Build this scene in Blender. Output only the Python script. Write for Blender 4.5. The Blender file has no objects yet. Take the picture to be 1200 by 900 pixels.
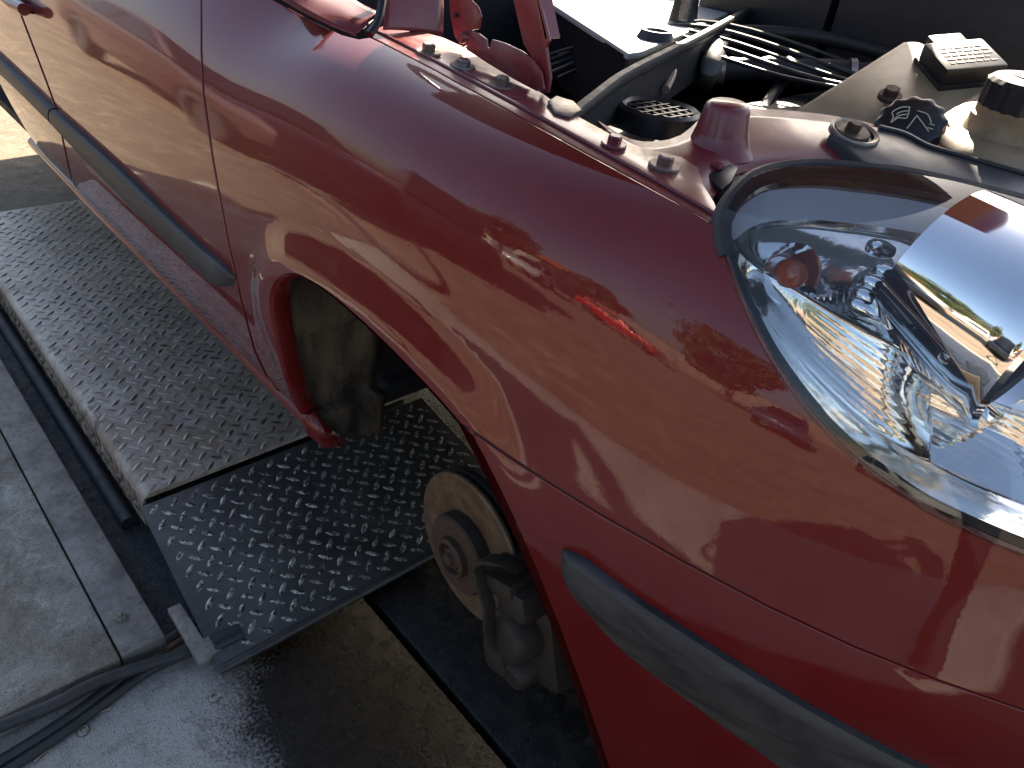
import bpy, bmesh, math, random
import numpy as np
from mathutils import Vector, Matrix
from mathutils.geometry import delaunay_2d_cdt
random.seed(7); RNG = np.random.default_rng(7)
rad = math.radians
scene = bpy.context.scene
COL = scene.collection

# ------------------------------------------------------------------ camera
# x = forward along the car, y = into the car (its right side faces -y), z = up
CAM = np.array([0.604, -0.443, 1.24])
FPX = 900.0                                   # focal length for a 1200 px wide frame
_a = np.array([-420-600, -290-450, FPX]); _b = np.array([1735-600, -20-450, FPX])
AX = -_a/np.linalg.norm(_a)
AY = _b-(_b@AX)*AX; AY /= np.linalg.norm(AY)
AZ = np.cross(AX, AY)
cam_d = bpy.data.cameras.new('camera'); cam = bpy.data.objects.new('camera', cam_d); COL.objects.link(cam)
cam_d.sensor_width = 36.0; cam_d.lens = 36.0*FPX/1200.0
cam_d.clip_start = 0.02; cam_d.clip_end = 2000
right = Vector((AX[0], AY[0], AZ[0])); down = Vector((AX[1], AY[1], AZ[1])); fwd = Vector((AX[2], AY[2], AZ[2]))
mw = Matrix((right, -down, -fwd)).transposed().to_4x4(); mw.translation = Vector(CAM)
cam.matrix_world = mw
scene.camera = cam

# ------------------------------------------------------------------ sky, sun, exposure
SUN_EL = 33.0
SUN_FROM = Vector((-0.52, 0.854))              # horizontal direction towards the sun
world = bpy.data.worlds.new('World'); scene.world = world; world.use_nodes = True
wn = world.node_tree; wn.nodes.clear()
sky = wn.nodes.new('ShaderNodeTexSky'); sky.sky_type = 'NISHITA'; sky.sun_disc = False
sky.sun_elevation = rad(SUN_EL); sky.sun_rotation = math.atan2(SUN_FROM.x, SUN_FROM.y)
sky.air_density = 0.9; sky.dust_density = 2.6; sky.ozone_density = 0.6
bg = wn.nodes.new('ShaderNodeBackground'); bg.inputs['Strength'].default_value = 0.06
wo = wn.nodes.new('ShaderNodeOutputWorld')
wn.links.new(sky.outputs[0], bg.inputs[0]); wn.links.new(bg.outputs[0], wo.inputs[0])
sun_d = bpy.data.lights.new('sun', 'SUN'); sun_d.energy = 5.0; sun_d.angle = rad(0.53); sun_d.color = (1.0, 0.88, 0.70)
sun = bpy.data.objects.new('sun', sun_d); COL.objects.link(sun)
sd = Vector((SUN_FROM.x, SUN_FROM.y, 0)).normalized()*math.cos(rad(SUN_EL)) + Vector((0, 0, math.sin(rad(SUN_EL))))
sun.rotation_euler = sd.to_track_quat('Z', 'Y').to_euler()
vs = scene.view_settings
vs.view_transform = 'Standard'; vs.look = 'None'; vs.gamma = 1.0; vs.use_curve_mapping = False
vs.exposure = 2.3
scene.render.resolution_x = 1024; scene.render.resolution_y = 768
#@@LIGHTEND

# ------------------------------------------------------------------ projection helpers
def to_px(P):
    P = np.asarray(P, float); r = P-CAM
    c = r[..., 0:1]*AX + r[..., 1:2]*AY + r[..., 2:3]*AZ
    return np.stack([600+FPX*c[..., 0]/c[..., 2], 450+FPX*c[..., 1]/c[..., 2]], -1)
def ray(p):
    d = np.array([p[0]-600, p[1]-450, FPX]); d /= np.linalg.norm(d)
    return np.array([d@AX, d@AY, d@AZ])
def atY(p, y): r = ray(p); return CAM+r*(y-CAM[1])/r[1]
def atZ(p, z): r = ray(p); return CAM+r*(z-CAM[2])/r[2]
def atX(p, x): r = ray(p); return CAM+r*(x-CAM[0])/r[0]
def atP(p, p0, n):
    r = ray(p); n = np.asarray(n, float); return CAM+r*(((np.asarray(p0)-CAM)@n)/(r@n))

# ------------------------------------------------------------------ object helpers
def link(o, parent=None):
    COL.objects.link(o)
    if parent is not None: o.parent = parent
    return o
def empty(name, loc=(0, 0, 0), parent=None):
    o = bpy.data.objects.new(name, None); o.location = loc; o.empty_display_size = 0.1
    return link(o, parent)
def tag(o, label=None, cat=None, group=None, kind=None):
    if label: o['label'] = label
    if cat: o['category'] = cat
    if group: o['group'] = group
    if kind: o['kind'] = kind
    return o
def mesh(name, verts, faces, mat, parent=None, smooth=True, normals=None, sharp=None):
    me = bpy.data.meshes.new(name)
    me.from_pydata([tuple(map(float, v)) for v in verts], [], [tuple(int(i) for i in f) for f in faces])
    me.validate(); me.update()
    if smooth:
        me.polygons.foreach_set('use_smooth', [True]*len(me.polygons))
        if sharp is not None:
            me.set_sharp_from_angle(angle=rad(sharp))
        if normals is not None and len(normals) == len(me.vertices):
            me.normals_split_custom_set_from_vertices([tuple(map(float, n)) for n in normals])
    if mat is not None: me.materials.append(mat)
    o = bpy.data.objects.new(name, me)
    return link(o, parent)
class MB:
    """collects shapes that make up ONE part"""
    def __init__(s): s.v = []; s.f = []
    def add(s, v, f):
        b = len(s.v); s.v += [tuple(map(float, p)) for p in v]; s.f += [tuple(i+b for i in q) for q in f]; return s
    def box(s, c, size, rot=None, bev=0.0):
        bm = bmesh.new(); bmesh.ops.create_cube(bm, size=1)
        for v in bm.verts: v.co = Vector((v.co.x*size[0], v.co.y*size[1], v.co.z*size[2]))
        if bev: bmesh.ops.bevel(bm, geom=bm.edges[:], offset=bev, segments=2, affect='EDGES', profile=0.6)
        R = rot if rot is not None else Matrix.Identity(3)
        for v in bm.verts: v.co = R@v.co+Vector(c)
        bm.verts.index_update()
        s.add([v.co for v in bm.verts], [[v.index for v in f.verts] for f in bm.faces]); bm.free(); return s
    def lathe(s, prof, o, axis=(0, 0, 1), seg=32, ref=None, close=False):
        ax = Vector(axis).normalized(); r0 = Vector(ref) if ref is not None else ax.orthogonal()
        r0 = (r0-ax*r0.dot(ax)).normalized(); r1 = ax.cross(r0); o = Vector(o)
        v = []; f = []
        n = len(prof)
        for i in range(seg):
            a = 2*math.pi*i/seg; d = r0*math.cos(a)+r1*math.sin(a)
            for (r, h) in prof: v.append(o+d*r+ax*h)
        for i in range(seg):
            j = (i+1) % seg
            for k in range(n-1 if not close else n):
                k2 = (k+1) % n
                f.append((i*n+k, j*n+k, j*n+k2, i*n+k2))
        return s.add(v, f)
    def tube(s, pts, r, seg=12, caps=True, sub=6):
        pts = [np.asarray(p, float) for p in pts]
        P = crom(pts, sub) if sub > 1 and len(pts) > 2 else np.array(pts)
        n = len(P); v = []; f = []
        rr = r if callable(r) else (lambda t: r)
        up = np.array([0.13, 0.21, 0.97])
        T = np.gradient(P, axis=0); T /= np.linalg.norm(T, axis=1)[:, None]
        a = np.cross(T[0], up); a /= np.linalg.norm(a)
        for i in range(n):
            a = a-(a@T[i])*T[i]; a /= np.linalg.norm(a); b = np.cross(T[i], a)
            R = rr(i/(n-1))
            for k in range(seg):
                t = 2*math.pi*k/seg; v.append(P[i]+R*(math.cos(t)*a+math.sin(t)*b))
        for i in range(n-1):
            for k in range(seg):
                k2 = (k+1) % seg; f.append((i*seg+k, i*seg+k2, (i+1)*seg+k2, (i+1)*seg+k))
        if caps: f.append(tuple(range(seg))[::-1]); f.append(tuple((n-1)*seg+k for k in range(seg)))
        return s.add(v, f)
    def prism(s, poly, n, t):
        """closed slab: polygon (3D points, in order) extruded by t along -n"""
        n = np.asarray(n, float); n /= np.linalg.norm(n)
        P = [np.asarray(p, float) for p in poly]; k = len(P)
        v = P+[p-n*t for p in P]
        f = [tuple(range(k)), tuple(range(2*k-1, k-1, -1))]+[(i, (i+1) % k, k+(i+1) % k, k+i)[::-1] for i in range(k)]
        return s.add(v, f)
    def build(s, name, mat, parent=None, smooth=True, sharp=35, bevel=0.0):
        o = mesh(name, s.v, s.f, mat, parent, smooth, None, sharp)
        bm = bmesh.new(); bm.from_mesh(o.data); bmesh.ops.recalc_face_normals(bm, faces=bm.faces[:])
        if bevel:
            ed = [e for e in bm.edges if len(e.link_faces) == 2 and e.calc_face_angle(0) > rad(40)]
            bmesh.ops.bevel(bm, geom=ed, offset=bevel, segments=2, affect='EDGES', profile=0.5, clamp_overlap=True)
        bm.to_mesh(o.data); bm.free()
        if smooth:
            o.data.polygons.foreach_set('use_smooth', [True]*len(o.data.polygons)); o.data.set_sharp_from_angle(angle=rad(sharp))
        return o
def crom(pts, sub=8, closed=False):
    P = np.array(pts, float)
    if closed: Q = np.vstack([P[-1], P, P[0], P[1]]); n = len(P)
    else: Q = np.vstack([2*P[0]-P[1], P, 2*P[-1]-P[-2]]); n = len(P)-1
    out = []
    for i in range(n):
        a, b, c, d = Q[i], Q[i+1], Q[i+2], Q[i+3]
        for k in range(sub):
            t = k/sub
            out.append(0.5*((2*b)+(-a+c)*t+(2*a-5*b+4*c-d)*t*t+(-a+3*b-3*c+d)*t**3))
    if not closed: out.append(P[-1])
    return np.array(out)
def resample(P, n):
    P = np.asarray(P, float); d = np.r_[0, np.cumsum(np.linalg.norm(np.diff(P, axis=0), axis=1))]
    t = np.linspace(0, d[-1], n)
    return np.stack([np.interp(t, d, P[:, k]) for k in range(P.shape[1])], -1)

# ------------------------------------------------------------------ materials
MATS = {}
class NT:
    def __init__(s, name):
        s.m = bpy.data.materials.new(name); s.m.use_nodes = True; s.t = s.m.node_tree
        s.b = s.t.nodes['Principled BSDF']; MATS[name] = s.m
        s.co = None
    def n(s, t, **k):
        nd = s.t.nodes.new(t)
        for a, b in k.items(): setattr(nd, a, b)
        return nd
    def l(s, a, b): s.t.links.new(a, b)
    def coord(s):
        if s.co is None:
            g = s.n('ShaderNodeNewGeometry'); s.co = g.outputs['Position']
        return s.co
    def noise(s, scale, detail=4, rough=0.55, dist=0.0, stretch=None, off=None):
        nd = s.n('ShaderNodeTexNoise'); nd.inputs['Scale'].default_value = scale; nd.inputs['Detail'].default_value = detail
        nd.inputs['Roughness'].default_value = rough; nd.inputs['Distortion'].default_value = dist
        if stretch or off:
            mp = s.n('ShaderNodeMapping'); s.l(s.coord(), mp.inputs[0])
            if stretch: mp.inputs['Scale'].default_value = stretch
            if off: mp.inputs['Location'].default_value = off
            s.l(mp.outputs[0], nd.inputs['Vector'])
        else: s.l(s.coord(), nd.inputs['Vector'])
        return nd.outputs['Fac']
    def ramp(s, fac, stops):
        r = s.n('ShaderNodeValToRGB'); e = r.color_ramp.elements
        while len(e) > 2: e.remove(e[-1])
        for i, (p, c) in enumerate(stops):
            el = e[i] if i < 2 else e.new(p)
            el.position = p; el.color = tuple(c)+(1,) if hasattr(c, '__len__') else (c, c, c, 1)
        s.l(fac, r.inputs[0]); return r.outputs[0]
    def mix(s, fac, a, b, mode='MIX'):
        m = s.n('ShaderNodeMix', data_type='RGBA', blend_type=mode)
        for inp, v in ((m.inputs[0], fac), (m.inputs[6], a), (m.inputs[7], b)):
            if hasattr(v, 'is_output'): s.l(v, inp)
            else: inp.default_value = v if not hasattr(v, '__len__') else tuple(v)+(1,)
        return m.outputs[2]
    def math(s, op, a, b=0.0, clamp=False):
        m = s.n('ShaderNodeMath', operation=op, use_clamp=clamp)
        for inp, v in ((m.inputs[0], a), (m.inputs[1], b)):
            if hasattr(v, 'is_output'): s.l(v, inp)
            else: inp.default_value = v
        return m.outputs[0]
    def xyz(s):
        x = s.n('ShaderNodeSeparateXYZ'); s.l(s.coord(), x.inputs[0]); return x.outputs
    def bump(s, h, strength=0.3, dist=0.002, to='Normal'):
        b = s.n('ShaderNodeBump'); b.inputs['Strength'].default_value = strength; b.inputs['Distance'].default_value = dist
        s.l(h, b.inputs['Height']); s.l(b.outputs[0], s.b.inputs[to]); return b.outputs[0]
    def set(s, **k):
        for a, v in k.items():
            inp = s.b.inputs[a.replace('_', ' ')]
            if hasattr(v, 'is_output'): s.l(v, inp)
            else: inp.default_value = tuple(v)+(1,) if hasattr(v, '__len__') and len(v) == 3 and inp.type == 'RGBA' else v
        return s

def simple(name, col, rough=0.5, metal=0.0, var=0.25, scale=40, bump=0.0, bscale=200, **k):
    t = NT(name)
    f = t.noise(scale, 5, 0.6)
    c = t.mix(f, [x*(1-var) for x in col], [min(1, x*(1+var)) for x in col])
    t.set(Base_Color=c, Roughness=t.ramp(f, [(0.3, min(1, rough*1.15)), (0.7, rough*0.85)]), Metallic=metal, **k)
    if bump: t.bump(t.noise(bscale, 4), bump, 0.001)
    return t.m

# car paint: deep cherry red under clear coat, slight dust and road film
t = NT('car_paint')
d1 = t.noise(9, 6, 0.65); d2 = t.noise(900, 2, 0.5)
dust = t.math('MULTIPLY', t.ramp(d1, [(0.45, 0.0), (0.8, 1.0)]), 0.035)
speck = t.ramp(d2, [(0.74, 0.0), (0.80, 1.0)])
base = t.mix(t.noise(3000, 1), (0.095, 0.0040, 0.0042), (0.135, 0.0065, 0.0058))
base = t.mix(t.math('ADD', dust, t.math('MULTIPLY', speck, 0.10), True), base, (0.35, 0.24, 0.18))
t.set(Base_Color=base, Metallic=0.0, Roughness=0.45, Coat_Weight=1.0, Coat_IOR=1.46,
      Coat_Roughness=t.ramp(d1, [(0.3, 0.004), (0.9, 0.03)]))
t.set(Specular_IOR_Level=0.12)
peel = t.noise(260, 2, .5); scr = t.noise(40, 4, .6, .5, stretch=(1, 1, 9))
t.bump(t.math('ADD', peel, t.math('MULTIPLY', t.ramp(t.noise(14, 3), [(.3, 0), (.7, 1)]), 1.5)), 0.020, 0.0012, 'Coat Normal')
PAINT = t.m
t = NT('dull_paint')                                   # unpolished inner red paint with grime
g1 = t.noise(28, 6, 0.7)
base = t.mix(t.ramp(g1, [(0.48, 0.0), (0.75, 0.55)]), (0.17, 0.017, 0.022), (0.14, 0.09, 0.07))
t.set(Base_Color=base, Roughness=t.ramp(g1, [(0.3, 0.28), (0.7, 0.55)]), Coat_Weight=0.45, Coat_Roughness=0.15)
DULL = t.m
t = NT('black_trim')                                    # weathered grey-black moulded plastic
s1 = t.noise(14, 6, 0.6, 0.4, stretch=(1, 1, 2.2)); s2 = t.noise(600, 3)
col = t.mix(t.ramp(s1, [(0.35, 0), (0.72, 1)]), (0.022, 0.023, 0.024), (0.062, 0.062, 0.060))
t.set(Base_Color=col, Roughness=t.ramp(s1, [(0.3, 0.5), (0.7, 0.62)]), Specular_IOR_Level=0.4)
t.bump(s2, 0.25, 0.0006)
TRIM = t.m
BLACK = simple('black_plastic', (0.014, 0.014, 0.015), 0.38, var=0.4, bump=0.1)
BLACKM = simple('black_matte', (0.007, 0.007, 0.008), 0.75, var=0.4)
RUBBER = simple('rubber', (0.02, 0.02, 0.021), 0.6, var=0.4, bump=0.1)
CHROME = simple('chrome', (0.86, 0.86, 0.86), 0.05, 1.0, var=0.03)
STEEL = simple('dirty_steel', (0.30, 0.27, 0.23), 0.42, 0.85, var=0.4, scale=120, bump=0.3, bscale=300)
ZINC = simple('zinc', (0.36, 0.30, 0.25), 0.40, 0.7, var=0.25, scale=90)
#@@MATEND

# ------------------------------------------------------------------ master body surface (tensor B-spline)
plan = [(-3.36, .52), (-3.28, .22), (-3.05, .08), (-2.3, .012), (-1.6, -.006), (-1.1, -.006), (-.75, -.002), (-.5, 0), (-.3, 0), (-.13, -.002), (.02, -.002), (.15, .006),
        (.27, .023), (.37, .043), (.46, .068), (.54, .098), (.61, .13), (.675, .175), (.735, .235), (.785, .315), (.825, .43), (.85, .56), (.862, .70), (.866, .86)]
plan = np.array(plan)
tang = np.gradient(plan, axis=0); tang /= np.linalg.norm(tang, axis=1)[:, None]
pnor = np.stack([tang[:, 1], -tang[:, 0]], -1)            # outward plan normal (towards -y)
ROWZ = np.array([.22, .30, .37, .43, .49, .55, .61, .665, .72, .775, .83, .88, .925, .965, 1.0, 1.03, 1.055, 1.075, 1.09])
# inward offset tables for a few x stations: (z, offset) pairs
TAB = {
 -4.0: [(.22, .12), (.34, .085), (.41, .055), (.5, .022), (.6, .004), (.72, 0), (.83, .004), (.925, .0175), (1.0, .040), (1.06, .066), (1.09, .085)],
 -.55: [(.22, .12), (.34, .085), (.41, .055), (.5, .022), (.6, .004), (.72, 0), (.83, .004), (.925, .0175), (1.0, .042), (1.06, .080), (1.09, .108)],
 -.3: [(.22, .12), (.34, .085), (.41, .055), (.5, .022), (.6, .004), (.72, 0), (.80, .003), (.88, .011), (.94, .021), (1.0, .042), (1.025, .066), (1.045, .112), (1.055, .17), (1.06, .25)],
 -.02: [(.22, .12), (.34, .08), (.41, .05), (.5, .02), (.6, .004), (.72, 0), (.80, .003), (.86, .009), (.92, .018), (.96, .027), (1.0, .051), (1.02, .082), (1.03, .135), (1.035, .21)],
 .24: [(.22, .06), (.34, .045), (.41, .034), (.5, .02), (.6, .004), (.655, -.006), (.69, -.008), (.72, -.003), (.74, .0), (.80, .006), (.86, .014), (.92, .026), (.96, .038), (1.0, .066), (1.02, .11), (1.03, .17), (1.035, .25)],
 .45: [(.22, .05), (.34, .04), (.41, .034), (.5, .022), (.6, .004), (.655, -.012), (.69, -.012), (.72, -.004), (.74, .001), (.80, .007), (.86, .018), (.92, .036), (.96, .056), (1.0, .095), (1.03, .16), (1.05, .25), (1.058, .34)],
 .62: [(.22, .05), (.34, .04), (.41, .034), (.5, .022), (.6, .004), (.655, -.012), (.69, -.012), (.72, -.004), (.74, .001), (.80, .009), (.86, .022), (.92, .046), (.96, .074), (1.0, .12), (1.03, .20), (1.045, .30), (1.05, .42)],
 .90: [(.22, .05), (.34, .04), (.41, .034), (.5, .022), (.6, .006), (.66, -.008), (.70, -.006), (.74, .006), (.80, .045), (.86, .10), (.92, .18), (.96, .25), (.98, .32), (.99, .38), (.995, .44), (1.0, .5)],
}
XS = sorted(TAB)
NV = 22
def profile(x):
    x = min(max(x, XS[0]), XS[-1])
    for i in range(len(XS)-1):
        if XS[i] <= x <= XS[i+1]: break
    t = (x-XS[i])/(XS[i+1]-XS[i])
    def rs(tab):
        T = np.array(tab); return resample(T[:, ::1], NV)          # arc-length resample in (z, offset)
    return (1-t)*rs(TAB[XS[i]])+t*rs(TAB[XS[i+1]])
NU = len(plan)
CP = np.zeros((NU, NV, 3))
for i in range(NU):
    pf = profile(plan[i, 0])
    rise = np.interp(plan[i, 0], [-.2, .7], [0, 0.012])
    for j in range(NV):
        z, o = pf[j]
        CP[i, j] = (plan[i, 0]-pnor[i, 0]*o, plan[i, 1]-pnor[i, 1]*o, z+rise)
def pad(A, ax):
    A = np.moveaxis(A, ax, 0); A = np.concatenate([2*A[:1]-A[1:2], A, 2*A[-1:]-A[-2:-1]], 0); return np.moveaxis(A, 0, ax)
CPP = pad(pad(CP, 0), 1)
def bsp(t): return np.stack([(1-t)**3, 3*t**3-6*t**2+4, -3*t**3+3*t**2+3*t+1, t**3], -1)/6
ARC = np.array([0.0, 0.42])
ARCXZ = np.array([(-.372, .36), (-.364, .43), (-.345, .50), (-.345, .561), (-.357, .62), (-.355, .66), (-.343, .694), (-.313, .725), (-.274, .746), (-.224, .757), (-.159, .765), (-.075, .767), (0, .761), (.063, .749), (.105, .737), (.16, .69), (.20, .645), (.28, .558), (.37, .45), (.42, .36)])
def arc_dist(x, z):
    d = np.full(np.shape(x), 9.0)
    for (x0, z0), (x1, z1) in zip(ARCXZ[:-1], ARCXZ[1:]):
        dx, dz = x1-x0, z1-z0; t = np.clip(((x-x0)*dx+(z-z0)*dz)/(dx*dx+dz*dz), 0, 1)
        d = np.minimum(d, np.hypot(x-x0-t*dx, z-z0-t*dz))
    return d
def M(u, v):
    u = np.clip(np.asarray(u, float), 0, NU-1-1e-6); v = np.clip(np.asarray(v, float), 0, NV-1-1e-6)
    i = u.astype(int); j = v.astype(int); bu = bsp(u-i); bv = bsp(v-j)
    out = np.zeros(u.shape+(3,))
    for a in range(4):
        for b in range(4):
            out += (bu[..., a]*bv[..., b])[..., None]*CPP[i+a, j+b]
    # wheel arch flare
    near = (out[..., 0] > -.55) & (out[..., 0] < .6)
    if np.any(near):
        k = np.clip(1-arc_dist(out[..., 0], out[..., 2])/0.075, 0, 1); k = k*k*(3-2*k)
        out[..., 1] -= 0.012*k*np.clip((out[..., 2]-0.45)/0.18, 0, 1)*np.clip((.30-out[..., 0])/.2, 0, 1)*near
    return out
def MN(u, v):
    u = np.asarray(u, float); v = np.asarray(v, float); e = 0.004
    du = M(np.clip(u+e, 0, NU-1.001), v)-M(np.clip(u-e, 0, NU-1.001), v); dv = M(u, np.clip(v+e, 0, NV-1.001))-M(u, np.clip(v-e, 0, NV-1.001))
    n = np.cross(du, dv); n /= np.linalg.norm(n, axis=-1)[..., None]+1e-12
    return n
GU, GV = np.meshgrid(np.linspace(2.3, NU-1.01, (NU-1)*12), np.linspace(0, NV-1.01, (NV-1)*7), indexing='ij')
GP = to_px(M(GU, GV))
def uv_of(px):
    px = np.atleast_2d(np.asarray(px, float)); g = GP.reshape(-1, 2); gu = GU.ravel(); gv = GV.ravel()
    k = np.concatenate([np.argmin(((g[None]-c[:, None])**2).sum(-1), 1) for c in np.array_split(px, max(1, len(px)//40+1)) if len(c)])
    u = gu[k].copy(); v = gv[k].copy(); e = 1e-3
    for _ in range(10):
        f0 = to_px(M(u, v)); a = (to_px(M(u+e, v))-f0)/e; b = (to_px(M(u, v+e))-f0)/e; r = px-f0
        det = a[:, 0]*b[:, 1]-a[:, 1]*b[:, 0]; det = np.where(np.abs(det) < 1e-6, 1e-6, det)
        du = (r[:, 0]*b[:, 1]-r[:, 1]*b[:, 0])/det; dv = (a[:, 0]*r[:, 1]-a[:, 1]*r[:, 0])/det
        m = np.maximum(np.maximum(np.abs(du), np.abs(dv)), 1e-9); f = np.minimum(1, .6/m)
        u = np.clip(u+du*f, 0, NU-1.01); v = np.clip(v+dv*f, 0, NV-1.01)
        if m.max() < 1e-5: break
    return np.stack([u, v], -1)
def on_body(px, h=0.0):
    uv = uv_of(px); return M(uv[:, 0], uv[:, 1])+MN(uv[:, 0], uv[:, 1])*h
if float(MN(np.array(6.), np.array(8.))[1]) > 0: NSGN = -1.0
else: NSGN = 1.0
_MN = MN
def MN(u, v): return _MN(u, v)*NSGN

# metric of the parameter space: average lengths per unit
def metric():
    U = np.linspace(0, NU-1.01, 200); V = np.linspace(0, NV-1.01, 100)
    su = np.r_[0, np.cumsum(np.linalg.norm(np.diff(M(U, np.full_like(U, 8.)), axis=0), axis=1))]
    sv = np.r_[0, np.cumsum(np.linalg.norm(np.diff(M(np.full_like(V, 9.5), V), axis=0), axis=1))]
    return U, su, V, sv
_U, _su, _V, _sv = metric()
def uv2s(uv): return np.stack([np.interp(uv[:, 0], _U, _su), np.interp(uv[:, 1], _V, _sv)], -1)
def s2uv(s): return np.stack([np.interp(s[:, 0], _su, _U), np.interp(s[:, 1], _sv, _V)], -1)

def inside(poly, pts):
    x, y = pts[:, 0], pts[:, 1]; r = np.zeros(len(pts), bool); n = len(poly)
    for i in range(n):
        x0, y0 = poly[i]; x1, y1 = poly[(i+1) % n]
        c = ((y0 > y) != (y1 > y)) & (x < (x1-x0)*(y-y0)/((y1-y0) if y1 != y0 else 1e-12)+x0); r ^= c
    return r
def inset(poly, d):
    P = np.asarray(poly, float)
    area = 0.5*np.sum(P[:, 0]*np.roll(P[:, 1], -1)-np.roll(P[:, 0], -1)*P[:, 1]); sg = 1 if area > 0 else -1
    e = np.roll(P, -1, 0)-P; e /= np.linalg.norm(e, axis=1)[:, None]+1e-9
    n = np.stack([-e[:, 1], e[:, 0]], -1)*sg; m = n+np.roll(n, 1, 0); m /= np.maximum((m*m).sum(1), .5)[:, None]/2+1e-9
    return P+m*d
def panel(name, px_poly, mat, parent, gap=0.0, step=0.014, hem=0.012, roll=0.002, h=0.0, dens=6.0, hemdir=None):
    """a body panel: region of the master surface inside a pixel outline, with rolled edges"""
    P = np.asarray(px_poly, float)
    if gap: P = inset(P, gap)
    L = []
    for i in range(len(P)):
        a = P[i]; b = P[(i+1) % len(P)]; k = max(1, int(np.linalg.norm(b-a)/dens))
        for q in range(k): L.append(a+(b-a)*q/k)
    uvb = uv_of(L); S = uv2s(uvb)
    keep = [0]
    for i in range(1, len(S)):
        if np.linalg.norm(S[i]-S[keep[-1]]) > 0.0012: keep.append(i)
    S = S[keep]; nb = len(S)
    lo = S.min(0); hi = S.max(0)
    gx, gy = np.meshgrid(np.arange(lo[0], hi[0], step), np.arange(lo[1], hi[1], step*0.7), indexing='ij')
    G = np.stack([gx.ravel(), gy.ravel()], -1); G = G[inside(S, G)]
    d = np.full(len(G), 9.9)
    for i in range(nb):
        a = S[i]; b = S[(i+1) % nb]; ab = b-a; tt = np.clip(((G-a)@ab)/(ab@ab+1e-12), 0, 1)
        d = np.minimum(d, np.linalg.norm(G-(a+tt[:, None]*ab), axis=1))
    G = G[d > step*0.45]
    allp = np.vstack([S, G])
    vs_, es_, fs_, *_ = delaunay_2d_cdt([Vector(p) for p in allp], [], [list(range(nb))], 1, 1e-7)
    vv = np.array([tuple(v) for v in vs_]); uv = s2uv(vv)
    pos = M(uv[:, 0], uv[:, 1]); nor = MN(uv[:, 0], uv[:, 1])
    pos = pos+nor*h
    faces = [list(f) for f in fs_ if len(f) >= 3]
    # boundary loop from half edges
    cnt = {}
    for f in faces:
        for i in range(len(f)): cnt[(f[i], f[(i+1) % len(f)])] = 1
    bd = {a: b for (a, b) in cnt if (b, a) not in cnt}
    # orientation check
    f = faces[len(faces)//2]; fn = np.cross(pos[f[1]]-pos[f[0]], pos[f[2]]-pos[f[0]])
    flip = fn@nor[f[0]] < 0
    V = list(pos); N = list(nor); idx = {}
    if hem:
        nxt = bd; prv = {b: a for a, b in bd.items()}
        for a in list(bd):
            tdir = pos[nxt[a]]-pos[prv[a]] if a in prv else pos[nxt[a]]-pos[a]
            tdir = tdir/(np.linalg.norm(tdir)+1e-12)
            out = np.cross(tdir, nor[a])*(-1 if flip else 1)
            ring = []
            nn = nor[a]
            rings = [(0.0, nn*0.92+out*0.4, 0), (roll*.7, nn*.7+out*.7, roll*.3), (roll, out, roll), (roll, out, hem)]
            for (o_, n_, dn_) in rings[1:]:
                ring.append(len(V)); V.append(pos[a]+out*o_-nn*dn_); N.append(n_/np.linalg.norm(n_))
            idx[a] = [a]+ring
        for a, b in bd.items():
            if b not in idx: continue
            A = idx[a]; B = idx[b]
            for k in range(len(A)-1): faces.append([B[k], A[k], A[k+1], B[k+1]])
    if flip: faces = [f[::-1] for f in faces]
    o = mesh(name, V, faces, mat, parent, True, N)
    return o
def strip(name, up_px, lo_px, prof, mat, parent, n=60, taper=(4, 4)):
    """moulding following the body between two pixel curves; prof = [(t across, height)]"""
    A = resample(crom(up_px, 8), n); B = resample(crom(lo_px, 8), n)
    ua = uv_of(A); ub = uv_of(B); V = []; F = []; m = len(prof)
    for i in range(n):
        k0 = min(1, math.sqrt((i+.0)/taper[0]) if taper[0] else 1, math.sqrt((n-1-i)/taper[1]) if taper[1] else 1)
        for (tt, h) in prof:
            uv = ua[i]*(1-tt)+ub[i]*tt
            V.append(M(uv[0], uv[1])+MN(uv[0], uv[1])*(h*k0 if h > 0 else h))
    for i in range(n-1):
        for k in range(m-1): F.append((i*m+k, (i+1)*m+k, (i+1)*m+k+1, i*m+k+1))
    F.append(tuple(range(m))); F.append(tuple((n-1)*m+k for k in range(m))[::-1])
    mb = MB(); mb.add(V, F); return mb.build(name, mat, parent, sharp=38)
#@@CORE

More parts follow.
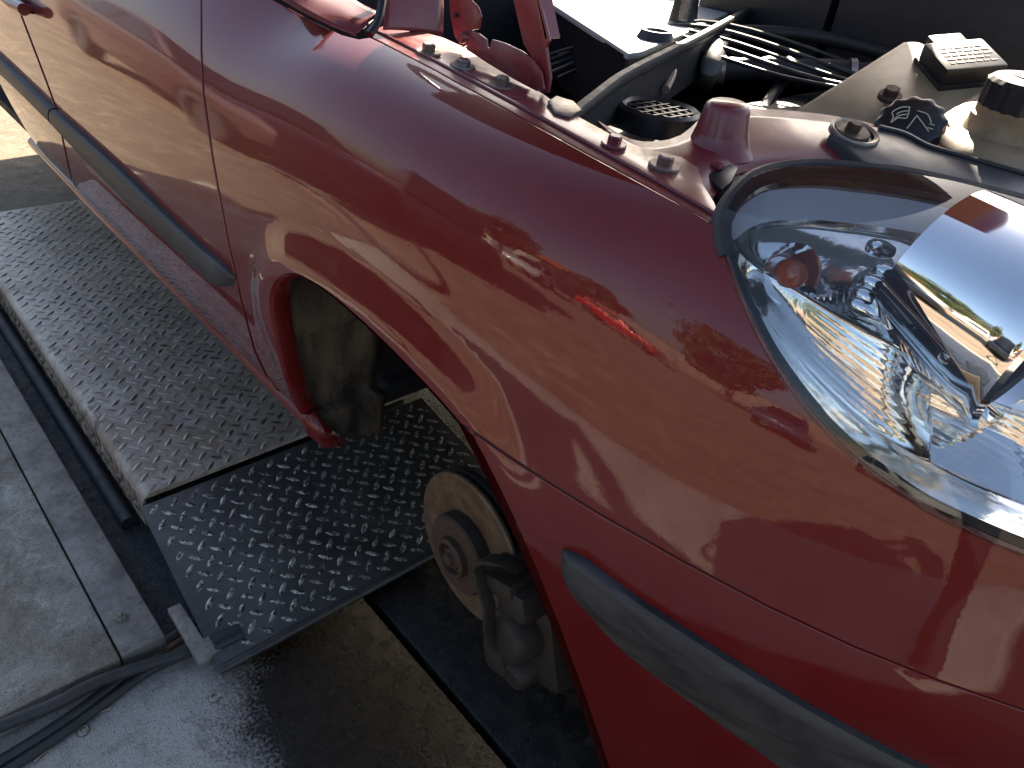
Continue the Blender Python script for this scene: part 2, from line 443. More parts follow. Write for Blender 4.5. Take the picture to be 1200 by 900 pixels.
# ================================================================== THE SETTING
def slab_mesh(name, x0, x1, y0, y1, z0, z1, mat, bev=0.006, parent=None):
    mb = MB(); mb.box(((x0+x1)/2, (y0+y1)/2, (z0+z1)/2), (x1-x0, y1-y0, z1-z0))
    return mb.build(name, mat, parent, sharp=30, bevel=bev)
def concrete(name, c0, c1, wet=False, scale=1.0, rough=0.75, pits=1.0, stain=0.0):
    t = NT(name)
    a = t.noise(2.4*scale, 9, 0.7, 0.4); b = t.noise(22*scale, 8, 0.75, .3); c = t.noise(190*scale, 5, 0.7); w = t.noise(6*scale, 8, .75, .8, off=(3, 7, 1))
    col = t.mix(t.ramp(a, [(0.32, 0), (0.66, 1)]), c0, c1)
    col = t.mix(t.ramp(w, [(0.52, 0), (0.66, 0.8)]), col, [min(.75, x*1.55) for x in c1])          # pale lime bloom
    if stain: col = t.mix(t.ramp(t.noise(3.2, 7, .7, .6, off=(9, 4, 2)), [(0.46, 0), (0.62, stain)]), col, (0.20, 0.145, 0.09))
    col = t.mix(t.ramp(b, [(0.50, 0), (0.70, 0.65)]), col, [x*0.42 for x in c0])
    col = t.mix(t.ramp(c, [(0.56, 0), (0.64, 0.8*pits)]), col, [x*0.22 for x in c0])
    col = t.mix(t.ramp(c, [(0.30, 0.5), (0.42, 0.0)]), col, [min(.8, x*1.7) for x in c1])
    r = t.ramp(b, [(0.3, rough), (0.8, min(1, rough+.15))])
    bh = t.math('ADD', t.math('MULTIPLY', b, 0.7), t.math('MULTIPLY', t.ramp(c, [(.35, 1), (.62, 0)]), 0.5))
    t.set(Base_Color=col, Roughness=r); t.bump(bh, 0.6, 0.004)
    return t.m
YARD = concrete('yard_concrete', (0.17, 0.125, 0.085), (0.27, 0.205, 0.145), scale=0.5)
REARF = concrete('rear_concrete', (0.20, 0.155, 0.105), (0.30, 0.24, 0.17), scale=0.8)
# workshop floor: grey concrete, oily and wet below the car, drying towards the open side
t = NT('workshop_floor')
x, y, z = t.xyz()
a = t.noise(3.0, 8, 0.65, 0.5); b = t.noise(26, 6, 0.7); c = t.noise(170, 4, 0.65); e = t.noise(520, 3, 0.6)
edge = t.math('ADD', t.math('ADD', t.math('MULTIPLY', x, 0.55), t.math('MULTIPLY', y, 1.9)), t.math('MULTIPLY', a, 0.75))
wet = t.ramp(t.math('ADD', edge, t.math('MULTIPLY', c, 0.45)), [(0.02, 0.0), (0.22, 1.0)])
dry = t.mix(t.ramp(a, [(0.3, 0), (0.7, 1)]), (0.42, 0.38, 0.325), (0.64, 0.59, 0.52))
dry = t.mix(t.ramp(b, [(0.50, 0), (0.68, 0.6)]), dry, (0.17, 0.155, 0.135))
dry = t.mix(t.ramp(e, [(0.54, 0), (0.61, 0.85)]), dry, (0.05, 0.047, 0.043))
dry = t.mix(t.ramp(c, [(0.58, 0), (0.64, 0.6)]), dry, (0.09, 0.085, 0.08))
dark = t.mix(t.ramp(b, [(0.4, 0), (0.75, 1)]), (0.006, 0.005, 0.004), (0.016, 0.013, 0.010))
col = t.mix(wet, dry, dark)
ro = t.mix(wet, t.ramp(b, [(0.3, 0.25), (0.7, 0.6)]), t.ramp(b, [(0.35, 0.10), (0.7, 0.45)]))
t.set(Base_Color=col, Roughness=ro)
t.bump(t.math('ADD', t.math('MULTIPLY', c, 0.8), t.math('MULTIPLY', e, 0.5)), 0.5, 0.004)
FLOOR = t.m
SLAB = concrete('kerb_concrete', (0.36, 0.315, 0.25), (0.54, 0.475, 0.385), scale=1.5, stain=.75)

def grid_sheet(name, xs, ys, z, mat):
    V = [(x_, y_, z) for x_ in xs for y_ in ys]; m = len(ys)
    F = [(i*m+j, (i+1)*m+j, (i+1)*m+j+1, i*m+j+1) for i in range(len(xs)-1) for j in range(m-1)]
    return mesh(name, V, F, mat, None, False)
tag(grid_sheet('ground', np.linspace(-300, 300, 13), np.linspace(-300, 300, 13), -0.05, YARD), kind='structure')
tag(slab_mesh('floor', -2.42, 3.2, -1.85, 0.112, -0.045, 0.0, FLOOR, 0.007), kind='structure')
tag(slab_mesh('floor_inner', -2.42, 3.2, 0.123, 3.2, -0.045, 0.0, FLOOR, 0.007), kind='structure')
tag(slab_mesh('floor_rear', -7.5, -2.428, -1.85, 3.2, -0.045, 0.001, REARF, 0.006), kind='structure')

t = NT('gutter_grime')
a = t.noise(45, 6, .7); b = t.noise(240, 5, .75)
t.set(Base_Color=t.mix(t.ramp(b, [(.5, 0), (.68, 1)]), (.016, .015, .015), (.13, .13, .135)), Roughness=t.ramp(a, [(.35, .25), (.65, .8)])); t.bump(b, .8, .006)
V = []; F = []; gx_ = np.linspace(-2.4, -.40, 160); gy_ = np.linspace(-.237, -.10, 14)
for x_ in gx_:
    for y_ in gy_: V.append((x_, y_, .004+abs(RNG.normal())*.0022))
F = [(i*14+j, (i+1)*14+j, (i+1)*14+j+1, i*14+j+1) for i in range(159) for j in range(13)]
tag(mesh('gutter', V, F, t.m, None, True), kind='structure')
# low concrete plinth beside the lift, with a steel edge strip
plinth = empty('concrete_plinth', (-1.4, -0.6, 0))
tag(plinth, 'low grey concrete plinth with a steel edge strip beside the lift', 'plinth')
mb = MB(); mb.box((-1.489, -0.6245, 0.025), (2.222, 0.627, 0.05)); o = mb.build('slab', SLAB, None, sharp=30, bevel=0.004)
o.parent = plinth; o.matrix_parent_inverse = Matrix.Translation((1.4, 0.6, 0))

def P_(o, parent):
    """parent keeping world placement (parents are unrotated empties)"""
    o.parent = parent; o.matrix_parent_inverse = parent.matrix_world.inverted() if False else Matrix.Translation(-Vector(parent.location))
    return o
t = NT('weathered_steel')
a = t.noise(12, 7, 0.7); b = t.noise(90, 5, 0.65); c = t.noise(500, 2)
col = t.mix(t.ramp(a, [(0.35, 0), (0.7, 1)]), (0.17, 0.15, 0.125), (0.40, 0.36, 0.30))
col = t.mix(t.ramp(b, [(0.52, 0), (0.7, 0.55)]), col, (0.15, 0.085, 0.045))
t.set(Base_Color=col, Metallic=0.35, Roughness=t.ramp(b, [(0.3, 0.42), (0.7, 0.72)])); t.bump(b, 0.3, 0.002)
WSTEEL = t.m
mb = MB(); mb.box((-1.489, -0.2715, 0.0255), (2.222, 0.073, 0.051)); P_(mb.build('edge_strip', WSTEEL, None, sharp=30, bevel=0.003), plinth)
def hexbolt(name, pos, n, r, mat, parent, head=0.7, washer=0.0, wt=0.002, nut=False, wmat=None):
    mb = MB(); nn = Vector(n).normalized(); p = Vector(pos)
    if washer: mb.lathe([(0, wt), (washer*.55, wt), (washer*.93, wt), (washer, wt*.5), (washer, -0.004)], p, nn, 24)
    h = r*2*head*.5
    mb.lathe([(0, h+wt), (r*.82, h+wt), (r, h*.82+wt), (r, wt*.2)], p, nn, 6)
    if nut: mb.lathe([(0, h+wt+r*.9), (r*.42, h+wt+r*.9), (r*.5, h+wt+r*.75), (r*.5, h*.5)], p, nn, 12)
    o = mb.build(name, mat, None, sharp=30)
    if parent is not None: P_(o, parent)
    return o
hexbolt('anchor_bolt', atZ((142, 726), 0.051), (0, 0, 1), 0.0105, WSTEEL, plinth, 0.9, 0.014, 0.002, True)

# ------------------------------------------------------------------ the lift
PT = 0.12
lift = empty('lift_platform', (-1.4, 0.1, 0))
tag(lift, 'worn steel tread plate lift platform with sloping end flap under the red car', 'lift')
t = NT('tread_steel')
x, y, z = t.xyz()
a = t.noise(4.5, 9, 0.7, 0.8); b = t.noise(55, 7, 0.72); c = t.noise(9, 8, 0.75, 1.4); d = t.noise(7, 6, .7, 2.0, off=(5, 2, 0))
col = t.mix(t.ramp(a, [(0.35, 0), (0.66, 1)]), (0.28, 0.25, 0.21), (0.58, 0.52, 0.44))
fr = t.math('MULTIPLY', t.math('ADD', x, 1.25), 0.45)
rust = t.math('MULTIPLY', t.ramp(t.math('ADD', c, t.math('MULTIPLY', fr, .35)), [(0.47, 0), (0.70, 1.0)]), .8)
col = t.mix(rust, col, (0.25, 0.165, 0.095))
oil = t.ramp(d, [(0.60, 0), (0.68, 0.7)])
col = t.mix(oil, col, (0.045, 0.04, 0.036))
col = t.mix(t.ramp(b, [(0.60, 0), (0.74, 0.55)]), col, (0.05, 0.043, 0.036))
ro = t.math('ADD', t.ramp(b, [(0.3, 0.30), (0.7, 0.55)]), t.math('MULTIPLY', rust, 0.2))
t.set(Base_Color=col, Metallic=0.35, Roughness=ro)
t.bump(b, 0.3, 0.002)
TREAD = t.m
t = NT('tread_lug')
a = t.noise(20, 6, 0.7); b = t.noise(9, 5, 0.6)
col = t.mix(t.ramp(a, [(0.4, 0), (0.7, 1)]), (0.20, 0.16, 0.12), (0.62, 0.52, 0.39))
t.set(Base_Color=col, Metallic=0.7, Roughness=t.ramp(a, [(0.3, 0.28), (0.7, 0.5)]))
LUG = t.m
t = NT('ramp_steel')
a = t.noise(7, 7, 0.68, 0.6); b = t.noise(70, 6, 0.7)
col = t.mix(t.ramp(a, [(0.35, 0), (0.7, 1)]), (0.05, 0.046, 0.041), (0.11, 0.102, 0.09))
col = t.mix(t.ramp(b, [(0.62, 0), (0.75, 0.7)]), col, (0.10, 0.07, 0.045))
t.set(Base_Color=col, Metallic=0.5, Roughness=t.ramp(b, [(0.3, 0.30), (0.7, 0.5)])); t.bump(b, 0.25, 0.002)
RAMPM = t.m
t = NT('ramp_lug')
a = t.noise(120, 5, 0.7)
col = t.mix(t.ramp(a, [(0.44, 0), (0.58, 1)]), (0.06, 0.055, 0.05), (0.62, 0.55, 0.45))
t.set(Base_Color=col, Metallic=0.6, Roughness=0.35)
RLUG = t.m
PX0, PX1, PY0, PY1 = -2.24, -0.668, -0.158, 0.52
mb = MB()
prof = [(PY1, PT), (PY0+.022, PT)]+[(PY0+.022-.022*math.sin(k), PT-.022+.022*math.cos(k)) for k in np.linspace(.15, math.pi/2, 8)]+[(PY0-.004, .045), (PY0-.001, .040), (PY0+.006, .042), (PY0+.006, PT-.01), (PY1, PT-.008)]
m = len(prof); V = []; F = []
xs = np.linspace(PX0, PX1, 2)
for x_ in xs: V += [(x_, yy, zz) for yy, zz in prof]
for k in range(m): F.append((k, (k+1) % m, m+(k+1) % m, m+k))
F.append(tuple(range(m))); F.append(tuple(range(2*m-1, m-1, -1)))
mb.add(V, F); P_(mb.build('platform_plate', TREAD, None, sharp=25), lift)
# frame under the plate
mb = MB(); mb.box((-1.45, 0.20, 0.055), (1.5, 0.60, 0.09)); P_(mb.build('platform_frame', BLACKM, None, sharp=30, bevel=.004), lift)
mb = MB(); mb.tube([(PX0, PY0-.022, .018), (PX1-.05, PY0-.022, .018)], 0.017, 12, sub=1); P_(mb.build('side_pipe', RUBBER, None), lift)
def lug_mesh(L=0.033, W=0.0108, H=0.0022):
    v = []; f = []; n = 7
    for i in range(n):
        t_ = -1+2*i/(n-1); w = W/2*(1-t_*t_)**.75; h = H*(1-t_*t_)**.6
        v += [(t_*L/2, -w, 0), (t_*L/2, -w*.35, h), (t_*L/2, w*.35, h), (t_*L/2, w, 0)]
    for i in range(n-1):
        for k in range(3): f.append((i*4+k, (i+1)*4+k, (i+1)*4+k+1, i*4+k+1))
    return np.array(v), f
LV, LF = lug_mesh()
def lugs(name, o, ex, ey, nx, ny, pitch, mat, ang0=47, keep=None, scale=1.0):
    ex = np.asarray(ex, float); ey = np.asarray(ey, float); n = np.cross(ex, ey); n /= np.linalg.norm(n); mb = MB()
    for i in range(2*nx):
        for j in range(ny):
            odd = i % 2
            p = np.asarray(o)+ex*(i*.5*pitch)+ey*((j+.5*odd)*pitch)
            if keep and not keep(p): continue
            a = rad((ang0 if odd else -ang0)+random.uniform(-3, 3)); ca, sa = math.cos(a), math.sin(a)
            wv = random.choice((.25, .6, .8, 1.0, 1.1))*random.uniform(.85, 1.1)
            v = [p+ex*((q[0]*ca-q[1]*sa*1)*scale)+ey*((q[0]*sa+q[1]*ca)*scale)+n*(q[2]*wv) for q in LV]
            mb.add(v, LF)
    me = mesh(name, mb.v, mb.f, mat, None, True); tag(me, kind='stuff'); return me
P_(lugs('tread_lugs', (PX0+.02, PY0+.026, PT), (1, 0, 0), (0, 1, 0), 39, 16, 0.0405, LUG, 47, lambda p: p[0] < PX1-.012), lift)
P_(lugs('side_lugs', (PX0+.02, PY0-.0045, .056), (1, 0, 0), (0, .045, 1), 44, 2, 0.036, LUG, 47, lambda p: p[0] < PX1-.012 and p[2] < .098), lift)
# end flap sloping down to the floor
H0 = np.array([-0.655, 0, PT-.012]); H1 = np.array([-0.272, 0, 0.040])
ed = (H1-H0); RL = np.linalg.norm(ed); ed /= RL; rn = np.cross(ed, [0, 1, 0]); rn = rn if rn[2] > 0 else -rn
RY0, RY1 = -0.168, 0.52
mb = MB()
c = [H0+np.array([0, RY0, 0]), H1+np.array([0, RY0-.02, 0]), H1+np.array([0, RY1, 0]), H0+np.array([0, RY1, 0])]
mb.prism(c, rn, 0.008)
flap = P_(mb.build('end_flap', RAMPM, None, sharp=25, bevel=.002), lift)
mb = MB()   # rounded nose of the flap
mb.tube([H1+np.array([.004, RY0-.02, -.008]), H1+np.array([.004, RY1, -.008])], 0.0085, 12, sub=1); P_(mb.build('flap_nose', RAMPM, None), lift)
P_(lugs('flap_lugs', H0+ed*.02+np.array([0, RY0+.02, 0]), ed, (0, 1, 0), 9, 16, 0.0415, RLUG, 47, lambda p: p[0] < H1[0]-.012, .95), lift)
# hinge corner bracket and roller
def rp(px, d=0.0): return atP(px, H0+rn*d, rn)
mb = MB(); mb.prism([rp(q, .003) for q in [(196, 713), (211, 706), (238, 748), (262, 738), (266, 755), (234, 779)]], rn, 0.016)
P_(mb.build('corner_bracket', WSTEEL, None, sharp=25, bevel=.0015), lift)
a0 = rp((249, 757), -.006); a1 = rp((282, 741), -.006)
mb = MB(); ax = a1-a0; L_ = np.linalg.norm(ax); ax /= L_
mb.lathe([(0, 0), (.016, 0), (.0185, .002), (.0185, L_-.002), (.016, L_), (0, L_)], a0, ax, 24); P_(mb.build('roller', BLACK, None, sharp=30), lift)

# hoses on the floor
HOSES = [([(-60, 878), (0, 851), (60, 827), (110, 801), (165, 781), (222, 763), (262, 742)], .0105, .0095, 'black hydraulic hose lying uppermost across the others on the floor'),
         ([(-60, 930), (0, 893), (50, 862), (100, 828), (140, 796), (175, 765), (212, 741), (250, 715)], .010, .012, 'thick black hose curving behind the plinth end and under the flap corner'),
         ([(-60, 945), (0, 908), (70, 862), (125, 822), (170, 789), (220, 764), (262, 742)], .0085, .009, 'black hose on the side nearest the wet floor'),
         ([(110, 818), (140, 800), (170, 779), (200, 757), (225, 742), (255, 722)], .0065, .008, 'rusty brown metal pipe end between the black hoses')]
RUSTPIPE = simple('rusty_pipe', (0.22, 0.13, 0.075), 0.6, 0.3, var=0.6, scale=70, bump=0.3)
HOSEM = simple('hose_rubber', (0.035, 0.033, 0.031), 0.55, var=0.6, scale=40, bump=0.15)
for k, (pts, r, zc, lab) in enumerate(HOSES):
    P3 = [atZ(p, zc if k else [.055, .053, .048, .042, .032, .022, .016][i]) for i, p in enumerate(pts)]
    if k == 0: P3 = [p+np.array([0, 0, 0.0]) for p in P3]
    mb = MB(); mb.tube(P3, r, 12, sub=8)
    tag(mb.build('pipe' if k == 3 else 'hose', RUSTPIPE if k == 3 else HOSEM, None), lab, 'pipe' if k == 3 else 'hose', None if k == 3 else 'hoses beside the lift')
mb = MB(); mb.tube([atZ(p, .004) for p in [(40, 893), (75, 860), (100, 842), (130, 830)]], .0018, 6, sub=5)
tag(mb.build('wire', ZINC, None), 'thin pale wire on the floor below the hoses', 'wire')
for px, lab in [((98, 857), 'round screw washer lying beside the hoses'), ((251, 818), 'round screw head in the wet floor below the flap corner')]:
    p = atZ(px, 0.0); mb = MB()
    mb.lathe([(0, .003), (.004, .003), (.0045, .006), (.008, .006), (.010, .004), (.0105, 0.0005), (.0105, -.003)], p, (0, 0, 1), 20)
    tag(mb.build('floor_screw', STEEL, None, sharp=30), lab, 'screw', 'screws in the floor')
#@@SETEND

# ================================================================== THE CAR
car = empty('car', (-1.3, 0.86, 0.0))
tag(car, 'dark red hatchback with its bonnet open and front wheel taken off', 'car')
def C_(o, parent=None): return P_(o, car) if parent is None else o
def under(o, part):
    """sub-part: parent is a mesh part whose own origin is at the world origin"""
    o.parent = part; o.matrix_parent_inverse = Matrix.Identity(4) if part.parent is None else (Matrix.Translation(Vector(car.location)) @ Matrix.Identity(4)).inverted() @ Matrix.Translation(Vector(car.location))
    return o

SEAM_F = [(236, -60), (236, 0), (236, 60), (238.5, 110), (250, 190), (267.5, 285), (282, 350), (298, 410), (312, 440), (328, 460)]
ARCH = [(353, 485), (342, 464), (330, 428), (321, 390), (316.5, 357), (319, 337), (329, 324), (344, 321), (365, 330), (392, 348.5), (430, 382), (470, 421), (510, 463), (538, 495)]
ARCH = list(map(tuple, crom(ARCH, 3)))
SEAM_B = [(540, 497), (560, 509), (600, 536.5), (650, 569), (700, 600), (800, 657), (900, 710), (1000, 757), (1100, 797), (1200, 832), (1300, 861), (1400, 884), (1500, 900)]
LAMP_LO = [(847, 270), (851, 290), (862, 325), (878, 365), (900, 410), (930, 455), (960, 492), (1000, 533), (1050, 571), (1100, 603), (1200, 648), (1300, 680), (1400, 700)]
LAMP_LO = list(map(tuple, crom(LAMP_LO, 3)))
SHUT = [(845, 269), (800, 242), (700, 187), (600, 131.5), (500, 77), (450, 51), (433, 43)]
APIL = [(420, 45), (400, 40), (360, 21), (327, 3), (300, -12), (270, -36), (250, -60)]
fender_px = SEAM_F+ARCH+SEAM_B+LAMP_LO[::-1]+SHUT+APIL
fender = C_(panel('front_fender', fender_px, PAINT, None, gap=1.4, step=0.012, hem=0.012))
SILL_T = [(325, 461), (300, 436), (200, 336), (100, 234), (50, 181), (0, 124), (-60, 55)]
SEAM_R = [(20, 6), (37, 50), (54, 95), (66, 128), (84, 214)]
door_px = SEAM_F+[(322, 458)]+[p for p in SILL_T[1:3]]+[(100, 234), (86, 219)]+[SEAM_R[-1]]+SEAM_R[::-1][1:]+[(0, -60)]
door = C_(panel('front_door', door_px, PAINT, None, gap=1.4, step=0.02))
rdoor_px = [(-5, -60)]+SEAM_R+[(50, 181), (33, 158), (14, 126), (0, 100), (-25, 60), (-60, 35), (-60, -60)]
rdoor = C_(panel('rear_door', rdoor_px, PAINT, None, gap=1.0, step=0.03, dens=1.5))
# bumper
ARCH_B = [(540, 500), (560, 537), (580, 577), (600, 619), (625, 678), (650, 740), (675, 808), (700, 880), (716, 930), (735, 1000), (750, 1060)]
bump_px = SEAM_B+[(1560, 930), (1600, 1150), (1500, 1300), (1200, 1320), (900, 1200)]+ARCH_B[::-1]
bumper = C_(panel('front_bumper', bump_px, PAINT, None, gap=5.6, step=0.013, hem=0.015, h=-.003))
def ribbon(name, px, depth, w, mat):
    P = crom(px, 4); uv = uv_of(P); Q = M(uv[:, 0], uv[:, 1]); N = MN(uv[:, 0], uv[:, 1]); T = np.gradient(Q, axis=0); T /= np.linalg.norm(T, axis=1)[:, None]; S_ = np.cross(T, N)
    V = []; F = []
    for i in range(len(Q)): V += [Q[i]-N[i]*depth-S_[i]*w, Q[i]-N[i]*depth+S_[i]*w]
    for i in range(len(Q)-1): F.append((2*i, 2*i+2, 2*i+3, 2*i+1))
    mb = MB(); mb.add(V, F); return mb.build(name, mat, None)
C_(ribbon('bumper_gap_shade', SEAM_B, .0045, .0085, BLACKM))  # black ribbon laid under the bumper seam as its shade
C_(ribbon('door_gap_shade', SEAM_F[1:-1], .005, .006, BLACKM))  # same for the door seam: shade as a black strip
# mouldings
TP = [(0, -.002), (0, .009), (.08, .0145), (.35, .0165), (.62, .015), (.9, .010), (1.0, .005), (1.0, -.002)]
UPT = [(66.5, 128), (100, 157.5), (150, 203), (200, 252), (240, 289), (262, 307), (276, 324)]
LOT = [(66.5, 148), (100, 184), (150, 235), (200, 283), (240, 321), (258, 334.5), (275, 334)]
under(strip('rub_strip', UPT, LOT, TP, TRIM, None, 70, (0, 5)), door)
UPR = [(-25, 41), (0, 64), (30, 93), (65, 126.5)]; LOR = [(-25, 61), (0, 84), (30, 112), (65, 146.5)]
under(strip('rub_strip', UPR, LOR, TP, TRIM, None, 30, (0, 0)), rdoor)
BPU = [(659, 645), (684, 655), (720, 683), (800, 737), (900, 800), (1000, 857), (1080, 898), (1200, 948), (1350, 992)]
BPL = [(657, 668), (668, 696), (690, 722), (730, 764), (800, 818), (880, 876), (950, 922), (1100, 1000), (1300, 1060)]
BP = [(0, -.010), (0, .004), (.04, .009), (.10, .011), (.45, .013), (.60, .010), (.64, .006), (.9, .001), (1.0, -.001), (1.0, -.010)]
under(strip('rub_strip', BPU, BPL, BP, TRIM, None, 90, (2, 0)), bumper)
# door handle
mb = MB(); hp = on_body([(2, -22), (12, -10), (22, 0), (32, 8), (42, 13)], .022); hp[0] -= 0; mb.tube(hp, lambda q: .012+.006*math.sin(q*math.pi), 12)
mb.tube([on_body([(6, -18)], -.01)[0], on_body([(6, -18)], .02)[0]], .010, 8, sub=1); mb.tube([on_body([(38, 11)], -.01)[0], on_body([(38, 11)], .02)[0]], .010, 8, sub=1)
under(mb.build('door_handle', PAINT, None), door)
# sill: rounded bead below the doors
mb = MB(); SX = np.linspace(-2.02, -0.366, 24); V = []; F = []
pr = [(.085, .425), (.064, .420), (.053, .411), (.050, .402), (.053, .393), (.062, .386), (.08, .380), (.11, .372)]
for x_ in SX:
    for (yy, zz) in pr: V.append((x_, yy+np.interp(x_, [-2.5, -1.5, -.25], [.012, -.002, .002]), zz))
m = len(pr)
for i in range(len(SX)-1):
    for k in range(m-1): F.append((i*m+k, (i+1)*m+k, (i+1)*m+k+1, i*m+k+1))
mb.add(V, F); sill = C_(mb.build('sill', PAINT, None, sharp=60))
#@@CAREND

# ------------------------------------------------------------------ rest of the shell (needed for shadow, reflections and other views)
def mgrid(name, u0, u1, v0, v1, nu, nv, mat, mirror=False, h=0.0, keep=None):
    U, V_ = np.meshgrid(np.linspace(u0, u1, nu), np.linspace(v0, v1, nv), indexing='ij')
    P = (M(U, V_)+MN(U, V_)*h).reshape(-1, 3)
    if mirror: P[:, 1] = 1.72-P[:, 1]
    F = [(i*nv+j, (i+1)*nv+j, (i+1)*nv+j+1, i*nv+j+1) for i in range(nu-1) for j in range(nv-1)]
    if keep is not None:
        F = [f for f in F if keep(P[list(f)].mean(0))]
    mb = MB(); mb.add(P, F); return mb.build(name, mat, None, sharp=80)
def u_at(x):
    xs = M(np.linspace(0, NU-1.01, 800), np.full(800, 8.))[:, 0]; return float(np.interp(x, xs, np.linspace(0, NU-1.01, 800)))
def notarch(p, xc=-2.6, r=.34): return (p[0]-xc)**2+(p[2]-.33)**2 > r*r
C_(mgrid('left_side', 0, NU-1.02, 0, NV-1.02, 70, 30, PAINT, True, 0, lambda p: notarch(p) and notarch(p, 0.01)))
C_(mgrid('rear_quarter', 0, u_at(-2.30), 2.5, NV-1.02, 40, 60, PAINT, False, -.003, lambda p: notarch(p, -2.6, .36) and (p[2] > .72 or p[0] < -2.9)))
mb = MB(); V = []; F = []
for z_ in np.linspace(.36, 1.06, 12):
    for y_ in np.linspace(.44, 1.28, 14):
        k = (y_-.86)/.42; V.append((-3.40+.05*k*k-.03*math.sin((z_-.36)/.7*math.pi)+.10*max(0, z_-.9), y_, z_))
for i in range(11):
    for j in range(13): F.append((i*14+j, i*14+j+1, (i+1)*14+j+1, (i+1)*14+j))
mb.add(V, F); C_(mb.build('tailgate', PAINT, None, sharp=60))
GLASSD = NT('tinted_glass').set(Base_Color=(.01, .012, .013), Roughness=.03, Specular_IOR_Level=.6).m
def bil(name, c, mat, n=8, bulge=(0, 0, 0), t=0.006):
    c = [np.array(q, float) for q in c]; V = []; F = []
    for i in range(n+1):
        for j in range(n+1):
            a, b = i/n, j/n; p = (1-a)*(1-b)*c[0]+a*(1-b)*c[1]+a*b*c[2]+(1-a)*b*c[3]
            V.append(p+np.array(bulge)*(4*a*(1-a))*(4*b*(1-b))**.5)
    m = n+1
    for i in range(n):
        for j in range(n): F.append((i*m+j, (i+1)*m+j, (i+1)*m+j+1, i*m+j+1))
    mb = MB(); mb.add(V, F); o = mb.build(name, mat, None, sharp=60)
    sm = o.modifiers.new('thickness', 'SOLIDIFY'); sm.thickness = t
    return o
C_(bil('windscreen', [(-.98, .16, 1.09), (-.98, 1.56, 1.09), (-1.50, 1.40, 1.50), (-1.50, .32, 1.50)], GLASSD, 8, (.06, 0, .02)))
C_(bil('roof', [(-1.49, .31, 1.505), (-1.49, 1.41, 1.505), (-2.95, 1.38, 1.46), (-2.95, .34, 1.46)], PAINT, 8, (0, 0, .06), .02))
C_(bil('rear_window', [(-2.95, .34, 1.46), (-2.95, 1.38, 1.46), (-3.33, 1.45, 1.06), (-3.33, .27, 1.06)], GLASSD, 6, (-.04, 0, .02)))
for sgn in (0, 1):
    Y = (lambda y: y) if sgn == 0 else (lambda y: 1.72-y)
    C_(bil('side_window', [(-1.0, Y(.10), 1.10), (-1.56, Y(.30), 1.485), (-2.1, Y(.29), 1.50), (-2.0, Y(.09), 1.10)], GLASSD, 6))
    C_(bil('side_window', [(-2.03, Y(.09), 1.10), (-2.12, Y(.29), 1.50), (-2.9, Y(.34), 1.455), (-3.22, Y(.20), 1.08)], GLASSD, 6))
    mb = MB(); mb.tube([(-.50, Y(.135), 1.075), (-.98, Y(.20), 1.24), (-1.50, Y(.315), 1.50)], .035, 10); C_(mb.build('windscreen_pillar', PAINT, None))
mb = MB(); mb.box((-.93, .86, 1.045), (.12, 1.42, .05), None, .01); C_(mb.build('scuttle_light_block', BLACK, None, sharp=30))  # added to stop sun leaking between windscreen and bay
mb = MB(); mb.box((-1.84, .86, .37), (2.88, 1.50, .03)); C_(mb.build('floor_pan', BLACKM, None))
# bonnet held open
BON_A = rad(54)
hx, hz = -0.50, 1.38
dirv = np.array([math.cos(BON_A), 0, math.sin(BON_A)]); nrv = np.array([-math.sin(BON_A), 0, math.cos(BON_A)])
V = []; F = []; nb_, na_ = 16, 14
for i in range(na_+1):
    a = i/na_
    hw = .70-.10*a**2.5
    for j in range(nb_+1):
        b = -1+2*j/nb_
        V.append(np.array([hx, .86+b*hw, hz])+dirv*(1.12*a*(1-.10*b*b*a))+nrv*(.05*(1-b*b)+.04*math.sin(a*math.pi)-.03*a))
for i in range(na_):
    for j in range(nb_): F.append((i*(nb_+1)+j, (i+1)*(nb_+1)+j, (i+1)*(nb_+1)+j+1, i*(nb_+1)+j+1))
mb = MB(); mb.add(V, F); bon = C_(mb.build('bonnet', PAINT, None, sharp=60)); sm = bon.modifiers.new('thickness', 'SOLIDIFY'); sm.thickness = .025

# ------------------------------------------------------------------ wheel house
t = NT('muddy_liner')
a = t.noise(10, 7, 0.65, 0.3, stretch=(1, 1.6, .45)); b = t.noise(140, 5, 0.7)
col = t.mix(t.ramp(a, [(0.38, 0), (0.66, 1)]), (0.024, 0.020, 0.016), (0.15, 0.115, 0.076))
col = t.mix(t.ramp(b, [(0.55, 0), (0.7, .6)]), col, (0.03, 0.026, 0.02))
_x, _y, zz_ = t.xyz()
mudd = t.ramp(t.math('ADD', zz_, t.math('MULTIPLY', a, .12)), [(0.68, 1.0), (0.80, 0.0)])
col = t.mix(mudd, (0.010, 0.0095, 0.009), col)      # upper part blackened to darken its mirror image in the floor, caked dirt below
t.set(Base_Color=col, Roughness=0.9, Specular_IOR_Level=.2); t.bump(b, .5, .003)
MUD = t.m
def cyl_patch(name, y0, y1, a0, a1, R, mat, n=40, zc=.405, xc=.012, twist=0.0, m=5):
    V = []; F = []
    for i in range(n+1):
        for j in range(m+1):
            yy = y0+(y1-y0)*j/m; a = a0+(a1-a0)*i/n+twist*(j/m)
            V.append((xc+R*math.cos(a), yy, zc+R*math.sin(a)))
    for i in range(n):
        for j in range(m): F.append((i*(m+1)+j, (i+1)*(m+1)+j, (i+1)*(m+1)+j+1, i*(m+1)+j+1))
    mb = MB(); mb.add(V, F); o = mb.build(name, mat, None, sharp=60); sm = o.modifiers.new('thickness', 'SOLIDIFY'); sm.thickness = .004; sm.offset = 1
    return o
lipuv = uv_of([p for p in ARCH]+ARCH_B[1:9]); Pl = M(lipuv[:, 0], lipuv[:, 1])
